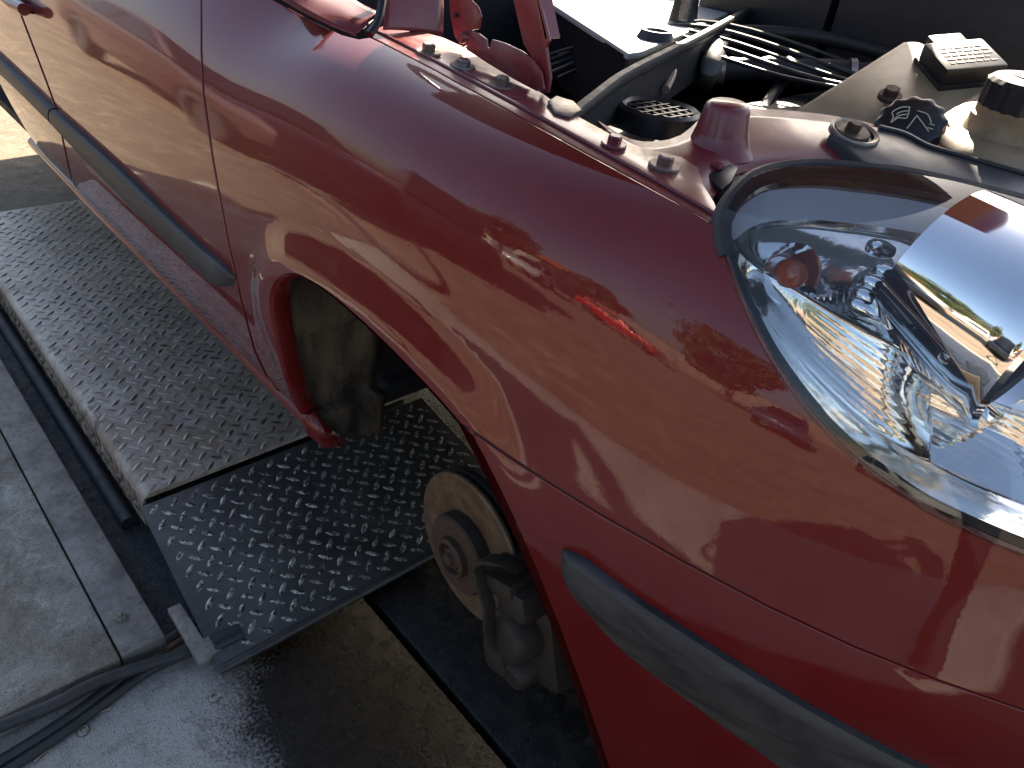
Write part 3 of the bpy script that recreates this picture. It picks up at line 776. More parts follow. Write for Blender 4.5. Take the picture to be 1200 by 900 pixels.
def liner(name, g0, y1, grow, zbot, slant, m=10, first=0):
    """splash liner: the arch outline swept inwards, hanging straight down behind the wheel"""
    ctr = np.array([0.0, .42]); V = []; F = []
    base = Pl[first:]
    for j in range(m+1):
        row = []
        tj = j/m
        zb = zbot+slant*(1-tj)**1.6
        q0 = base[0]; xb = ctr[0]+(-.357-ctr[0])*grow
        for q in np.linspace(1, .15, 6): row.append((xb-.004*q, (q0[1]+g0)*(1-tj)+(y1+.015)*tj, zb+(q0[2]-zb)*(1-q)))
        for p in base:
            g = 1+(grow-1)
            x_ = ctr[0]+(p[0]-ctr[0])*g; z_ = ctr[1]+(p[2]-ctr[1])*g
            if p[0] < -.25: x_ = min(x_, xb)if z_ < .6 else x_
            row.append((x_, (p[1]+g0)*(1-tj)+y1*tj, z_))
        V += row
    n_ = len(row)
    for j in range(m):
        for i in range(n_-1): F.append((j*n_+i, j*n_+i+1, (j+1)*n_+i+1, (j+1)*n_+i))
    mb = MB(); mb.add(V, F); o = mb.build(name, MUD if name == 'arch_liner' else BLACKM, None, sharp=60); sm = o.modifiers.new('thickness', 'SOLIDIFY'); sm.thickness = .003; sm.offset = 0
    return o
C_(liner('arch_liner', .022, .196, 1.012, .322, .075))
C_(liner('inner_arch', .16, .44, 1.05, .42, -.05))
mb = MB(); mb.box((0.0, .47, .62), (.76, .05, .60)); C_(mb.build('inner_wing', BLACKM, None))
mb = MB(); mb.box((-.45, 1.02, .30), (.06, 1.0, .22)); C_(mb.build('under_light_block', BLACKM, None))  # black box added to block sunlight showing behind the wheel arch
# front end of the sill and lower lip of the fender behind the wheel
sp = [atX(q, x_) for q, x_ in [((354, 489), -.372), ((369, 481), -.352), ((385, 502), -.345), ((408, 517), -.338), ((400, 521.5), -.338), ((380, 524), -.342), ((362, 509), -.362)]]
ce = np.mean(sp, 0)+np.array([.008, -.004, 0]); mb = MB(); mb.add(list(sp)+[ce], [(i, (i+1) % 7, 7) for i in range(7)])
o = mb.build('sill_end', PAINT, None, sharp=80); sm = o.modifiers.new('thickness', 'SOLIDIFY'); sm.thickness = .004; C_(o)
# rolled lip round the arch
V = []; F = []; m = 6
for i in range(len(Pl)):
    c_ = np.array([ARC[0], Pl[i, 1], ARC[1]]); inw = c_-Pl[i]; inw /= np.linalg.norm(inw)
    if Pl[i, 0] > 0: inw[2] *= np.clip((Pl[i, 2]-.40)/.2, 0, 1); inw /= np.linalg.norm(inw)
    else: inw[2] = min(inw[2], 0)
    for (a_, b_) in [(0, -.0015), (.003, .001), (.006, .006), (.0075, .013), (.0075, .022), (.004, .030)]:
        V.append(Pl[i]+inw*a_+np.array([0, 1., 0])*b_)
for i in range(len(Pl)-1):
    for k in range(m-1): F.append((i*m+k, (i+1)*m+k, (i+1)*m+k+1, i*m+k+1))
mb = MB(); mb.add(V, F); C_(mb.build('arch_lip', PAINT, None, sharp=80))

# ------------------------------------------------------------------ brake
t = NT('brake_rust')
g = t.noise(40, 5, .65); x, y, z = t.xyz()
rr = t.math('SQRT', t.math('ADD', t.math('POWER', t.math('SUBTRACT', x, 0.0), 2), t.math('POWER', t.math('SUBTRACT', z, .37), 2)))
ring = t.n('ShaderNodeTexNoise'); ring.inputs['Scale'].default_value = 1; ring.inputs['Detail'].default_value = 3
cv = t.n('ShaderNodeCombineXYZ'); t.l(t.math('MULTIPLY', rr, 420), cv.inputs[0]); t.l(cv.outputs[0], ring.inputs['Vector'])
col = t.mix(t.ramp(g, [(.35, 0), (.7, 1)]), (0.11, 0.058, 0.026), (0.21, 0.14, 0.08))
col = t.mix(t.ramp(ring.outputs['Fac'], [(.5, 0), (.7, .5)]), col, (.16, .13, .095))
col = t.mix(t.ramp(t.noise(14, 4), [(.55, 0), (.68, .55)]), col, (.10, .085, .06))
t.set(Base_Color=col, Metallic=.45, Roughness=.5)
DISCM = t.m
CAST = simple('cast_iron', (0.030, 0.023, 0.017), .65, .3, var=.5, scale=60, bump=.5, bscale=160)
HUBM = simple('rusty_hub', (0.075, 0.047, 0.031), .6, .4, var=.6, scale=120, bump=.4, bscale=260)
HC = np.array([0, .12, .37]); axis = (0, -1, 0)
STEER = Matrix.Rotation(rad(-3), 3, 'Z')
axv = STEER@Vector(axis)
mb = MB(); mb.lathe([(.066, .0), (.1215, 0), (.1245, -.002), (.1255, -.004), (.1255, -.0075), (.123, -.008), (.066, -.008)], HC, axv, 72, close=True)
disc = C_(mb.build('brake_disc', DISCM, None, sharp=30))
mb = MB(); mb.lathe([(.066, -.017), (.123, -.017), (.1255, -.0175), (.1255, -.0275), (.066, -.0275)], HC, axv, 72, close=True)
for k in range(36):
    a = 2*math.pi*k/36; r0 = Vector((1, 0, 0)); r0 = (r0-axv*r0.dot(axv)).normalized(); r1 = axv.cross(r0); d = r0*math.cos(a)+r1*math.sin(a); tt = axv.cross(d)
    R = Matrix((d, tt, axv)).transposed(); mb.box(Vector(HC)+d*.094-axv*.0125, (.055, .0045, .0094), R)
under(mb.build('rear_ring', CAST, None, sharp=30), disc)
mb = MB(); mb.lathe([(.0655, -.006), (.0655, .017), (.0645, .0205), (.062, .022), (.031, .022), (.031, .017)], HC, axv, 56)
under(mb.build('hat', CAST, None, sharp=30), disc)
mb = MB(); mb.lathe([(.0625, .0222), (.062, .0232), (.033, .0232), (.0325, .0222)], HC, axv, 56); under(mb.build('hub_face', HUBM, None, sharp=30), disc)
r0 = Vector((1, 0, 0)); r0 = (r0-axv*r0.dot(axv)).normalized(); r1 = axv.cross(r0)
for k in range(4):
    a = math.pi/2*k+.5; c_ = Vector(HC)+(r0*math.cos(a)+r1*math.sin(a))*.048
    mb = MB(); mb.lathe([(0, .0210), (.0058, .0212), (.0075, .0236), (.0078, .0230)], c_, axv, 14); under(mb.build('wheel_bolt_hole', BLACKM, None), disc)
hub = MB(); hub.lathe([(.0325, .015), (.0325, .033), (.0305, .036), (.0265, .036), (.0255, .034), (.0255, .025), (.02, .025), (.0185, .027)], HC, axv, 40)
hub = C_(hub.build('wheel_hub', HUBM, None, sharp=30))
mb = MB(); mb.lathe([(0, .039), (.009, .039), (.010, .037), (.010, .027)], HC, axv, 16)
mb.lathe([(.010, .032), (.0165, .032), (.0185, .030), (.0185, .023)], HC, axv, 6); under(mb.build('axle_nut', HUBM, None, sharp=30), hub)
# caliper, carrier and spring clip on the front side of the disc
cal = MB(); cc = Vector(HC)
R = Matrix.Rotation(rad(-18), 3, 'Y')
cal.box((.118, .112, .436), (.075, .10, .034), R, .012)                                    # bridge over the disc edge
cal.box((.150, .120, .425), (.06, .11, .05), R, .016)
cal.lathe([(0, .060), (.030, .060), (.038, .054), (.042, .044), (.043, .0), (.043, -.05), (.03, -.06)], (.150, .125, .345), (-.12, -1, 0.08), 36)   # piston barrel
cal.lathe([(0, .045), (.018, .045), (.024, .038), (.026, .0), (.030, -.05)], (.165, .12, .282), (0, -1, -.1), 24)
cal.box((.175, .150, .345), (.07, .09, .17), R, .022)
cal.lathe([(0, .05), (.010, .05), (.0125, .046), (.0125, -.06)], (.118, .135, .262), (0.1, -1, 0), 16)
cal.box((.128, .105, .285), (.05, .07, .06), R, .016)
caliper = C_(cal.build('brake_caliper', CAST, None, sharp=40))
mb = MB()
cp = [atY(p, y_) for p, y_ in [((612, 668), .10), ((597, 660), .075), ((580, 656), .062), ((566, 657), .058), ((561, 668), .056), ((566, 690), .055), ((573, 710), .056), ((573, 730), .058), ((577, 752), .062), ((590, 765), .075)]]
P = crom(cp, 6)
V = []; F = []
for i, p in enumerate(P):
    w = .0105 if i < 24 else .008
    for q in ((-w, -.003), (w, -.003), (w, .003), (-w, .003)):
        T = P[min(i+1, len(P)-1)]-P[max(i-1, 0)]; T /= np.linalg.norm(T); S_ = np.cross(T, [0, 1, 0]); S_ /= np.linalg.norm(S_)
        V.append(p+np.array([0, 1, 0])*q[0]*1.2+S_*q[1])
for i in range(len(P)-1):
    for k in range(4): F.append((i*4+k, (i+1)*4+k, (i+1)*4+(k+1) % 4, i*4+(k+1) % 4))
F += [(0, 1, 2, 3), tuple(len(V)-4+k for k in (3, 2, 1, 0))]
mb.add(V, F); under(mb.build('spring_clip', CAST, None, sharp=40, bevel=.0012), caliper)
mb = MB(); mb.tube([(.03, .18, .56), (.06, .16, .50), (.10, .17, .44)], .008, 10); mb.tube([(-.02, .22, .37), (.0, .30, .42), (.0, .45, .45)], .022, 12)
mb.tube([(0.0, .20, .40), (0, .30, .62), (0, .34, .86)], .028, 14); C_(mb.build('suspension_strut', CAST, None))
# rear wheel
#@@BODYEND

# ------------------------------------------------------------------ fender flange, hinge and scuttle corner
FP0 = np.array([0, .17, 1.006]); FPN = np.array([.07, 0, 1.0])
def fl(p, d=0.0): return atP(p, FP0+np.array([0, 0, d]), FPN)
inner = [(838, 238), (824, 215), (818, 196), (800, 184), (745, 171), (724, 166), (714, 156), (692, 144), (655, 124), (640, 112), (600, 88), (560, 62), (520, 44), (480, 33), (455, 28), (441, 33)]
outer = [(433, 42), (450, 50), (500, 76), (600, 130.5), (700, 186), (800, 241), (846, 268)]
mb = MB(); mb.prism([fl(p) for p in outer+inner], (.07, 0, 1), .004)
flange = C_(mb.build('fender_flange', DULL, None, sharp=30, bevel=.0012))
mb = MB(); mb.tube([fl(p, .001) for p in [(440, 36), (500, 66), (600, 119.5), (700, 174), (790, 224), (842, 254)]], .0026, 8, sub=6); under(mb.build('flange_bead', DULL, None), flange)
BOLTM = simple('bolt_metal', (.22, .15, .12), .42, .5, var=.35, scale=150)
for px, r, wr in [((502, 62), .0085, .0165), ((588, 101), .0085, .0165), ((719, 170), .0075, .014), ((778, 195), .0085, .0165)]:
    hexbolt('bolt', fl(px, .0015), (.07, 0, 1), r, BOLTM if px[0] != 719 else DULL, None, 1.1, wr, .0025)
    o = bpy.context.scene.collection.objects[-1]; o.parent = flange
hexbolt('bolt', fl((543, 78), .0015), (.07, 0, 1), .0085, STEEL, None, .8, .0165, .0025); COL.objects[-1].parent = flange
# slotted hinge base plate round the middle bolts
mb = MB(); mb.prism([fl(p, .002) for p in [(527, 74), (540, 66), (570, 78), (622, 104), (612, 114), (596, 113)]], (.07, 0, 1), .003); under(mb.build('hinge_base', DULL, None, sharp=30, bevel=.0008), flange)
# hinge
hinge = MB(); YH = .236
hinge.prism([atY(p, YH) for p in [(546, 58), (549, 44), (552, 36), (560, 39), (569, 46), (570, 55), (573, 57), (576, 46), (590, 50), (611, 60), (625, 71), (634, 84), (637, 105), (628, 107), (600, 92), (572, 75)]], (0, -1, 0), .004)
hinge = C_(hinge.build('bonnet_hinge', DULL, None, sharp=30, bevel=.0012))
mb = MB(); mb.prism([atY(p, .250) for p in [(524, -45), (552, -45), (551, 0), (559, 8), (563, 19), (561, 34), (551, 36), (549, 52), (542, 56), (533, 44), (528, 24), (526, 0)]], (0, -1, 0), .004)
under(mb.build('hinge_lever', DULL, None, sharp=30, bevel=.0012), hinge)
mb = MB(); mb.lathe([(0, .007), (.006, .007), (.0075, .005), (.0075, -.006)], atY((544, 44), .248), (0, -1, 0), 16); under(mb.build('pivot_pin', DULL, None, sharp=30), hinge)
mb = MB(); mb.lathe([(0, .002), (.003, .002), (.003, -.001)], atY((534, 18), .2475), (0, -1, 0), 12); under(mb.build('lever_hole', BLACKM, None), hinge)
mb = MB(); mb.prism([atY(p, .243) for p in [(575, -90), (612, -90), (631, 0), (641, 39), (643, 48), (639.5, 55), (644.5, 91), (642, 109), (634, 109), (632, 84), (621, 65), (613, 52), (601, 0)]], (0, -1, 0), .005)
arm = under(mb.build('hinge_arm', DULL, None, sharp=30, bevel=.0015), hinge)
a_, b_ = atY((612, -90), .243), atY((641, 45), .243)
mb = MB(); mb.prism([a_, b_, b_+np.array([0, .022, 0]), a_+np.array([0, .022, 0])], np.cross(b_-a_, [0, 1, 0]), .003); under(mb.build('arm_flange', DULL, None, sharp=30), hinge)
tp = atY((594, -88), .245)
for sy in (0, 1):
    yy = .248 if sy == 0 else 1.472
    mb = MB(); mb.tube([(tp[0], yy, tp[2]), (tp[0]-.03, yy, tp[2]+.05), (-.47, yy, 1.26), (-.485, yy, 1.41)], .012, 10); C_(mb.build('bonnet_stay', DULL, None))
# scuttle corner, pillar foot and inner side wall
def curved(name, rows, mat, th=.003, sub=5):
    R = [crom(r, sub) for r in rows]; G = np.array(R); G = np.stack([crom(G[:, k], sub) for k in range(G.shape[1])], 1)
    n_, m_ = G.shape[:2]; mb = MB(); mb.add(G.reshape(-1, 3), [(i*m_+j, (i+1)*m_+j, (i+1)*m_+j+1, i*m_+j+1) for i in range(n_-1) for j in range(m_-1)])
    o = mb.build(name, mat, None, sharp=70); sm = o.modifiers.new('thickness', 'SOLIDIFY'); sm.thickness = th
    return o
C_(curved('pillar_foot', [[atY((322, -6), .075), atY((360, 15), .095), atY((398, 34), .12), atY((417, 41), .135)],
                          [atY((335, -30), .10), atY((375, -2), .125), atY((408, 18), .14), atY((428, 30), .15)],
                          [atY((350, -60), .16), atY((390, -22), .17), atY((420, 2), .175), atY((444, 14), .18)]], PAINT))
mb = MB(); mb.tube([atY((432, 41), .15), atY((440, 30), .165), atY((446, 12), .18), atY((450, -20), .20)], .006, 8); C_(mb.build('scuttle_seal', BLACK, None))
C_(curved('scuttle_side', [[atX((450, 34), -.34), atX((480, 36), -.345), atX((519, 42), -.35)], [atX((452, 5), -.36), atX((482, 5), -.36), atX((520, 8), -.36)], [atX((452, -60), -.40), atX((482, -60), -.40), atX((520, -60), -.40)]], DULL))

# ------------------------------------------------------------------ engine bay: dark plastics
bay = MB()
bay.box((.12, .95, .62), (.85, .9, .45), None, .03); C_(bay.build('engine_block', BLACKM, None))
mb = MB(); mb.box((-.86, .86, .86), (.04, 1.45, .46)); C_(mb.build('bulkhead', BLACKM, None))
mb = MB(); mb.box((-.1, .90, .79), (1.5, 1.35, .02)); C_(mb.build('bay_floor_block', BLACKM, None))  # black floor added with the bulkhead so no light leaks in
mb = MB(); mb.box((-.28, .245, .95), (.36, .012, .10)); mb.box((-.02, .34, .90), (.40, .012, .12)); C_(mb.build('wing_inner_side', BLACKM, None))
BAYBLACK = simple('bay_black', (.010, .010, .011), .5, var=.4)
mb = MB(); mb.box((.05, 1.42, 1.0), (.62, .34, .32), None, .02); C_(mb.build('bay_screen_front', BAYBLACK, None, sharp=30))  # tall black box added to hide the bright ground beyond
mb = MB(); mb.box((-.45, 1.42, 1.02), (.34, .30, .28), None, .02); C_(mb.build('bay_screen_rear', BAYBLACK, None, sharp=30))  # second added box, also screens off the sunlit ground
mb = MB(); mb.box((-.1, 1.575, .93), (1.3, .02, .30)); C_(mb.build('bay_dark_wall', BLACKM, None))  # black wall added to darken the red far side
mb = MB(); mb.box((.10, 1.02, .87), (.60, .5, .10), None, .03); C_(mb.build('engine_cover', BAYBLACK, None, sharp=30))
# ribbed hoses, a rail and wires crossing the back of the bay
def ribbed(name, pts, r, mat, n=60):
    mb = MB(); mb.tube(pts, lambda q: r*(1+.10*math.sin(q*n)), 12, sub=14); return C_(mb.build(name, mat, None))
DIM = simple('dim_rubber', (.016, .0155, .015), .55, var=.4)
ribbed('breather_hose', [(-.45, .75, .89), (-.30, .95, .945), (-.12, 1.12, .97), (.10, 1.20, .98), (.25, 1.12, .95)], .022, DIM, 190)
ribbed('coolant_pipe', [(-.70, .95, .92), (-.50, 1.10, .97), (-.30, 1.22, 1.0), (-.05, 1.24, 1.0)], .013, DIM, 0)
for k in range(5):
    mb = MB(); mb.tube([(-.62+.03*k, .7, .90), (-.42, .82+.05*k, .985+.006*k), (-.15+.04*k, .92+.06*k, .97), (.02+.06*k, 1.05, .96+.012*k), (.2, 1.2, .92)], .0035+.001*(k % 2), 7, sub=8); C_(mb.build('wire', DIM if k % 2 else BAYBLACK, None))
for p_ in [(-.30, .95, .945), (-.12, 1.12, .97)]:
    mb = MB(); mb.lathe([(.0255, -.006), (.0265, -.006), (.0265, .006), (.0255, .006)], p_, (.75, .62, .12), 24, close=True); C_(mb.build('hose_clamp', ZINC, None, sharp=30))
# plenum box, sun on its top put into the pale colour
LIGHTP = simple('sunlit_plastic', (.42, .41, .38), .45, var=.12, scale=20)
pz = 1.0
top = [atZ(p, pz) for p in [(640, 0), (736, 62), (752, 60), (800, 40), (860, 12), (900, -12), (760, -60), (600, -40)]]
mb = MB(); mb.prism(top, (0, 0, 1), .012); plen = C_(mb.build('plenum_box', LIGHTP, None, sharp=30, bevel=.003))
mb = MB()
e0, e1, e2 = atZ((634, -4), pz-.006), atZ((734, 64), pz-.006), atZ((850, 20), pz-.006)
mb.prism([e0, e1, e1-np.array([0, 0, .13]), e0-np.array([0, 0, .13])], np.cross(e1-e0, [0, 0, -1]), .006)
mb.prism([e1, e2, e2-np.array([0, 0, .13]), e1-np.array([0, 0, .13])], np.cross(e2-e1, [0, 0, -1]), .006)
under(mb.build('plenum_wall', BLACK, None, sharp=30), plen)
for px, r, h_ in [((768, 45), .035, .014), ((800, 24), .030, .05)]:
    c_ = atZ(px, pz+.001); mb = MB(); mb.lathe([(0, h_*.6), (r*.5, h_*.6), (r*.6, h_), (r*.8, h_), (r, 0)], c_, (0, 0, 1), 24); under(mb.build('wiper_boot', BLACK, None, sharp=40), plen)
c_ = atZ((800, 24), pz+.04); mb = MB(); mb.lathe([(0, .09)]+[(q, z_) for k in range(9) for q, z_ in ((.009, .085-.009*k), (.0075, .0805-.009*k))]+[(.009, 0)], c_, (0, 0, 1), 14); under(mb.build('wiper_spindle', STEEL, None, sharp=40), plen)
# rubber seal rising over the plenum edge
top_c = [atZ((666, 131), 1.005), atZ((690, 112), 1.010), atZ((728, 84), 1.016), atZ((775, 60), 1.02), atZ((830, 33), 1.02), atZ((890, 0), 1.02), atZ((950, -34), 1.02)]
Pc = crom(top_c, 8); V = []; F = []
for i, p in enumerate(Pc):
    T = Pc[min(i+1, len(Pc)-1)]-Pc[max(i-1, 0)]; T /= np.linalg.norm(T); side = np.array([T[1], -T[0], 0]); side /= np.linalg.norm(side)
    hgt = .02+.07*min(1, i/22)
    for (s_, d_) in [(-.006, -hgt), (-.006, -.006), (-.002, 0), (.008, 0), (.011, -.005), (.010, -.014), (.004, -.020), (.004, -hgt)]: V.append(p+side*s_+np.array([0, 0, d_]))
for i in range(len(Pc)-1):
    for k in range(7): F.append((i*8+k, (i+1)*8+k, (i+1)*8+k+1, i*8+k+1))
mb = MB(); mb.add(V, F); C_(mb.build('bonnet_seal', RUBBER, None, sharp=40))
mb = MB(); mb.prism([fl(p, .004) for p in [(642, 118), (652, 112), (672, 118), (682, 128), (668, 135), (650, 130)]], (0, 0, 1), .004); C_(mb.build('seal_clip', STEEL, None, sharp=30, bevel=.001))
# strut top with a grid
sc = atZ((772, 133), .965); sr = .060
mb = MB(); mb.lathe([(sr*.78, -.012), (sr*.80, .006), (sr*.9, .010), (sr, .006), (sr*1.05, -.02)], sc, (0, 0, 1), 40)
mb.lathe([(0, -.02), (sr*.8, -.02)], sc, (0, 0, 1), 30)
strut = C_(mb.build('strut_top', BLACK, None, sharp=40))
for k in (-2, -1, 0, 1, 2):
    w_ = math.sqrt(1-(k/3.)**2)*sr*.8
    mb = MB(); mb.box((sc[0]+k*sr*.28, sc[1], sc[2]+.002), (.004, 2*w_, .008)); under(mb.build('grid_bar', BLACK, None), strut)
    mb = MB(); mb.box((sc[0], sc[1]+k*sr*.28, sc[2]+.0015), (2*w_, .004, .007)); under(mb.build('grid_bar', BLACK, None), strut)
# stray hoses, cables and boxes deep in the bay
DGREY = simple('dark_grey_plastic', (.035, .034, .033), .5, var=.4)
mb = MB(); mb.tube([atZ((826, 98), .88), atZ((832, 84), .95), atZ((836, 66), .975), atZ((845, 45), .97), atZ((860, 40), .93)], .020, 14); C_(mb.build('intake_hose', simple('grey_hose', (.16, .155, .14), .5), None))
mb = MB(); mb.tube([atZ((780, 105), .96), atZ((787, 90), .97), atZ((790, 75), .98)], .007, 10); C_(mb.build('steel_pipe', ZINC, None))
mb = MB(); mb.tube([atZ((885, 150), .90), atZ((920, 95), .93), atZ((985, 60), .94), atZ((1040, 30), .95), atZ((1100, 12), .94)], .012, 10); C_(mb.build('wiring_loom', BAYBLACK, None))
mb = MB(); mb.tube([atZ((1125, 18), .985), atZ((1160, 14), .99), atZ((1185, 5), 1.0), atZ((1210, 25), .98), atZ((1230, 60), .97)], .028, 12); C_(mb.build('coolant_hose', DGREY, None))
c_ = atZ((1122, 20), .98); mb = MB(); mb.box(c_+np.array([0, 0, .03]), (.10, .16, .10), None, .008); C_(mb.build('connector_box', DGREY, None))
c_ = atZ((1122, 14), 1.01); mb = MB(); mb.box(c_+np.array([.04, -.06, .02]), (.006, .012, .07), None, .002); C_(mb.build('metal_clip', ZINC, None))
c_ = atZ((986, 12), 1.0); mb = MB(); mb.box(c_, (.012, .04, .02), Matrix.Rotation(.6, 3, 'Z'), .003); C_(mb.build('yellow_tag', simple('yellow_tape', (.65, .5, .08), .5), None))

# ------------------------------------------------------------------ washer tank with cap, relay box, expansion bottle
t = NT('aged_tank')
a = t.noise(14, 6, .65); b = t.noise(60, 5, .7)
col = t.mix(t.ramp(a, [(.35, 0), (.7, 1)]), (.20, .14, .075), (.36, .265, .155))
col = t.mix(t.ramp(b, [(.58, 0), (.78, .5)]), col, (.08, .06, .04))
t.set(Base_Color=col, Roughness=.5, Subsurface_Weight=.05); t.bump(b, .2, .002); TANK = t.m
T0 = np.array([.13, .62, .985]); TN = np.array([.12, -.30, .95]); TN /= np.linalg.norm(TN)
def tk(p, d=0.0): return atP(p, T0+TN*d, TN)
mb = MB(); mb.prism([tk(p) for p in [(905, 142), (985, 92), (1058, 46), (1078, 45), (1098, 55), (1128, 76), (1188, 104), (1240, 135), (1240, 200), (1100, 190), (1000, 160)]], TN, .10)
tank = C_(mb.build('washer_tank', TANK, None, sharp=30, bevel=.012))
mb = MB(); mb.prism([tk(p, .012) for p in [(1105, 132), (1150, 104), (1172, 100), (1200, 112), (1240, 140), (1240, 190), (1120, 165)]], TN, .02); under(mb.build('tank_step', TANK, None, sharp=30, bevel=.006), tank)
hexbolt('tank_bolt', tk((1043, 112), .014), TN, .011, HUBM, None, .8, .016, .003); under(COL.objects[-1], tank)
mb = MB(); mb.lathe([(0, .016), (.006, .016), (.006, -.01)], tk((1043, 114)), TN, 12); under(mb.build('tank_stud', HUBM, None), tank)
# pale scale stain crust round the bolt
SCALE = simple('lime_scale', (.40, .36, .28), .9, var=.5, scale=150, bump=.5)
# relay box
bc = tk((1126, 76), .012); ux = np.array([.75, .62, .0]); ux /= np.linalg.norm(ux)
ex = tk((1160, 70))-tk((1098, 76)); ex /= np.linalg.norm(ex); ey = np.cross(TN, ex)
R = Matrix((Vector(ex), Vector(ey), Vector(TN))).transposed()
mb = MB(); mb.box(bc+TN*.004, (.088, .078, .026), R, .004); relay = C_(mb.build('relay_box', BLACK, None, sharp=30))
mb = MB(); mb.box(bc-TN*.010, (.097, .086, .010), R, .003); under(mb.build('relay_flange', BLACK, None, sharp=30), relay)
mb = MB(); mb.box(bc+ey*.05+TN*.004, (.05, .03, .02), R, .003); under(mb.build('plug', BLACK, None, sharp=30), relay)
GREYINK = simple('faded_print', (.16, .14, .11), .6, var=.3)
for r_ in range(5):
    mb = MB(); x0_ = -.032
    while x0_ < .03:
        w_ = random.uniform(.004, .012); mb.box(bc+TN*.0174+ex*(x0_+w_/2)+ey*(-.022+.010*r_), (w_, .0032, .0006), R); x0_ += w_+.003
    tag(under(mb.build('print_line', GREYINK, None), relay), kind='stuff')
# washer filler cap facing up and outwards
cn = np.array([.10, -.62, .78]); cn /= np.linalg.norm(cn); cp0 = atP((1068, 140), tk((1068, 150), .03), cn)
gx = atP((1100, 140), cp0, cn)-cp0; gx /= np.linalg.norm(gx); gy = np.cross(cn, gx)
sc_ = np.linalg.norm(atP((1110, 140), cp0, cn)-cp0)/42.0
mb = MB(); V = []; F = []
prof = [(0, .0), (.8, .0), (.93, -.06), (1.0, -.16), (1.0, -.75)]
for i in range(96):
    a_ = 2*math.pi*i/96; lob = 1+.045*math.cos(12*a_)
    for q, h_ in prof: V.append(cp0+(gx*math.cos(a_)+gy*math.sin(a_))*(q*lob if q > .85 else q)*42*sc_+cn*h_*42*sc_*.7)
m_ = len(prof)
for i in range(96):
    for k in range(m_-1): F.append((i*m_+k, ((i+1) % 96)*m_+k, ((i+1) % 96)*m_+k+1, i*m_+k+1))
mb.add(V, F); wcap = C_(mb.build('washer_cap', BLACK, None, sharp=40))
CREAMI = simple('cream_print', (.55, .50, .36), .6, var=.15)
def icon(pts, w=1.6):
    mb = MB(); mb.tube([cp0+gx*(x_*sc_)+gy*(y_*sc_)+cn*.0008 for x_, y_ in pts], w*sc_*.5, 6, sub=5); tag(under(mb.build('washer_symbol', CREAMI, None), wcap), kind='stuff')
for pts in [[(-22, 4), (-24, 12), (-14, 20), (-4, 20)], [(-24, -6), (-16, 2), (-6, 2), (-4, 20)], [(-22, 4), (-24, -6)], [(-19, 8), (-14, 12), (-6, 14)], [(-21, 0), (-15, 6), (-6, 8)],
            [(-4, -16), (6, 6)], [(6, 6), (22, -20)], [(6, 14), (18, 8), (24, -6)], [(22, -8), (28, -10)], [(20, -14), (27, -17)]]: icon(pts)
# expansion bottle: neck and ribbed screw cap
ec = tk((1184, 160), .004); up = np.array([0, -.06, 1.]); up /= np.linalg.norm(up)
K = 38*np.linalg.norm(ec-CAM)/900/.0425
mb = MB(); mb.lathe([(q*K, h_*K) for q, h_ in [(.085, -.06), (.080, -.008), (.070, 0), (.050, .004), (.046, .010), (.046, .020), (.043, .022), (.043, .030), (.03, .030)]], ec, up, 40); under(mb.build('filler_neck', TANK, None, sharp=40), tank)
mb = MB(); V = []; F = []
prof = [(0, .060), (.024, .060), (.030, .058), (.0385, .0575), (.042, .054), (.0425, .030), (.040, .027)]
for i in range(120):
    a_ = 2*math.pi*i/120; lob = 1+(.025 if (i//3) % 2 else 0)
    for k, (q, h_) in enumerate(prof): V.append(ec+np.array([math.cos(a_), math.sin(a_), .06*math.sin(a_)])*K*(q*lob if k >= 4 else q)+up*h_*K)
m_ = len(prof)
for i in range(120):
    for k in range(m_-1): F.append((i*m_+k, ((i+1) % 120)*m_+k, ((i+1) % 120)*m_+k+1, i*m_+k+1))
mb.add(V, F); ecap = C_(mb.build('expansion_cap', BLACK, None, sharp=30))
mb = MB(); mb.lathe([(0, .0612*K), (.021*K, .0612*K), (.021*K, .059*K)], ec, up, 30); under(mb.build('warning_disc', simple('cap_label', (.45, .17, .11), .4, var=.5, scale=120), None), ecap)

# ------------------------------------------------------------------ front cross member, bump stop, lamp bracket
XP0 = np.array([.15, .40, .978]); XPN = np.array([.22, -.12, 1.0])
def xm(p, d=0.0): return atP(p, XP0+np.array([0, 0, d]), XPN)
def sheet(name, lo, up_, mat, zf, th=.004, m=6, sub=4):
    """bridge two pixel curves with a gently arched pressed-steel sheet; zf(p, t) -> 3D point"""
    A = resample(crom(lo, sub), 40); B = resample(crom(up_, sub), 40); V = []
    for a_, b_ in zip(A, B):
        for k in range(m+1): V.append(zf(a_*(1-k/m)+b_*(k/m), k/m))
    F = [(i*(m+1)+k, (i+1)*(m+1)+k, (i+1)*(m+1)+k+1, i*(m+1)+k+1) for i in range(39) for k in range(m)]
    mb = MB(); mb.add(V, F); o = mb.build(name, mat, None, sharp=70); sm = o.modifiers.new('thickness', 'SOLIDIFY'); sm.thickness = th
    return o
xmember = C_(sheet('front_cross_member', [(800, 236), (832, 236), (850, 212), (880, 200), (930, 196), (990, 200), (1060, 205), (1130, 222), (1260, 262)],
                   [(700, 141), (745, 165), (795, 160), (830, 132), (870, 127), (940, 131), (1010, 142), (1100, 165), (1260, 205)], DULL,
                   lambda p, t_: xm(p, .010*math.sin(t_*math.pi)), .004))
mb = MB(); bs = xm((842, 172), .0); mb.lathe([(0, .052), (.020, .052), (.0245, .049), (.0265, .044), (.031, .02), (.036, .004), (.045, -.004)], bs, (0, -.05, 1), 36); under(mb.build('bump_stop', DULL, None, sharp=60), xmember)
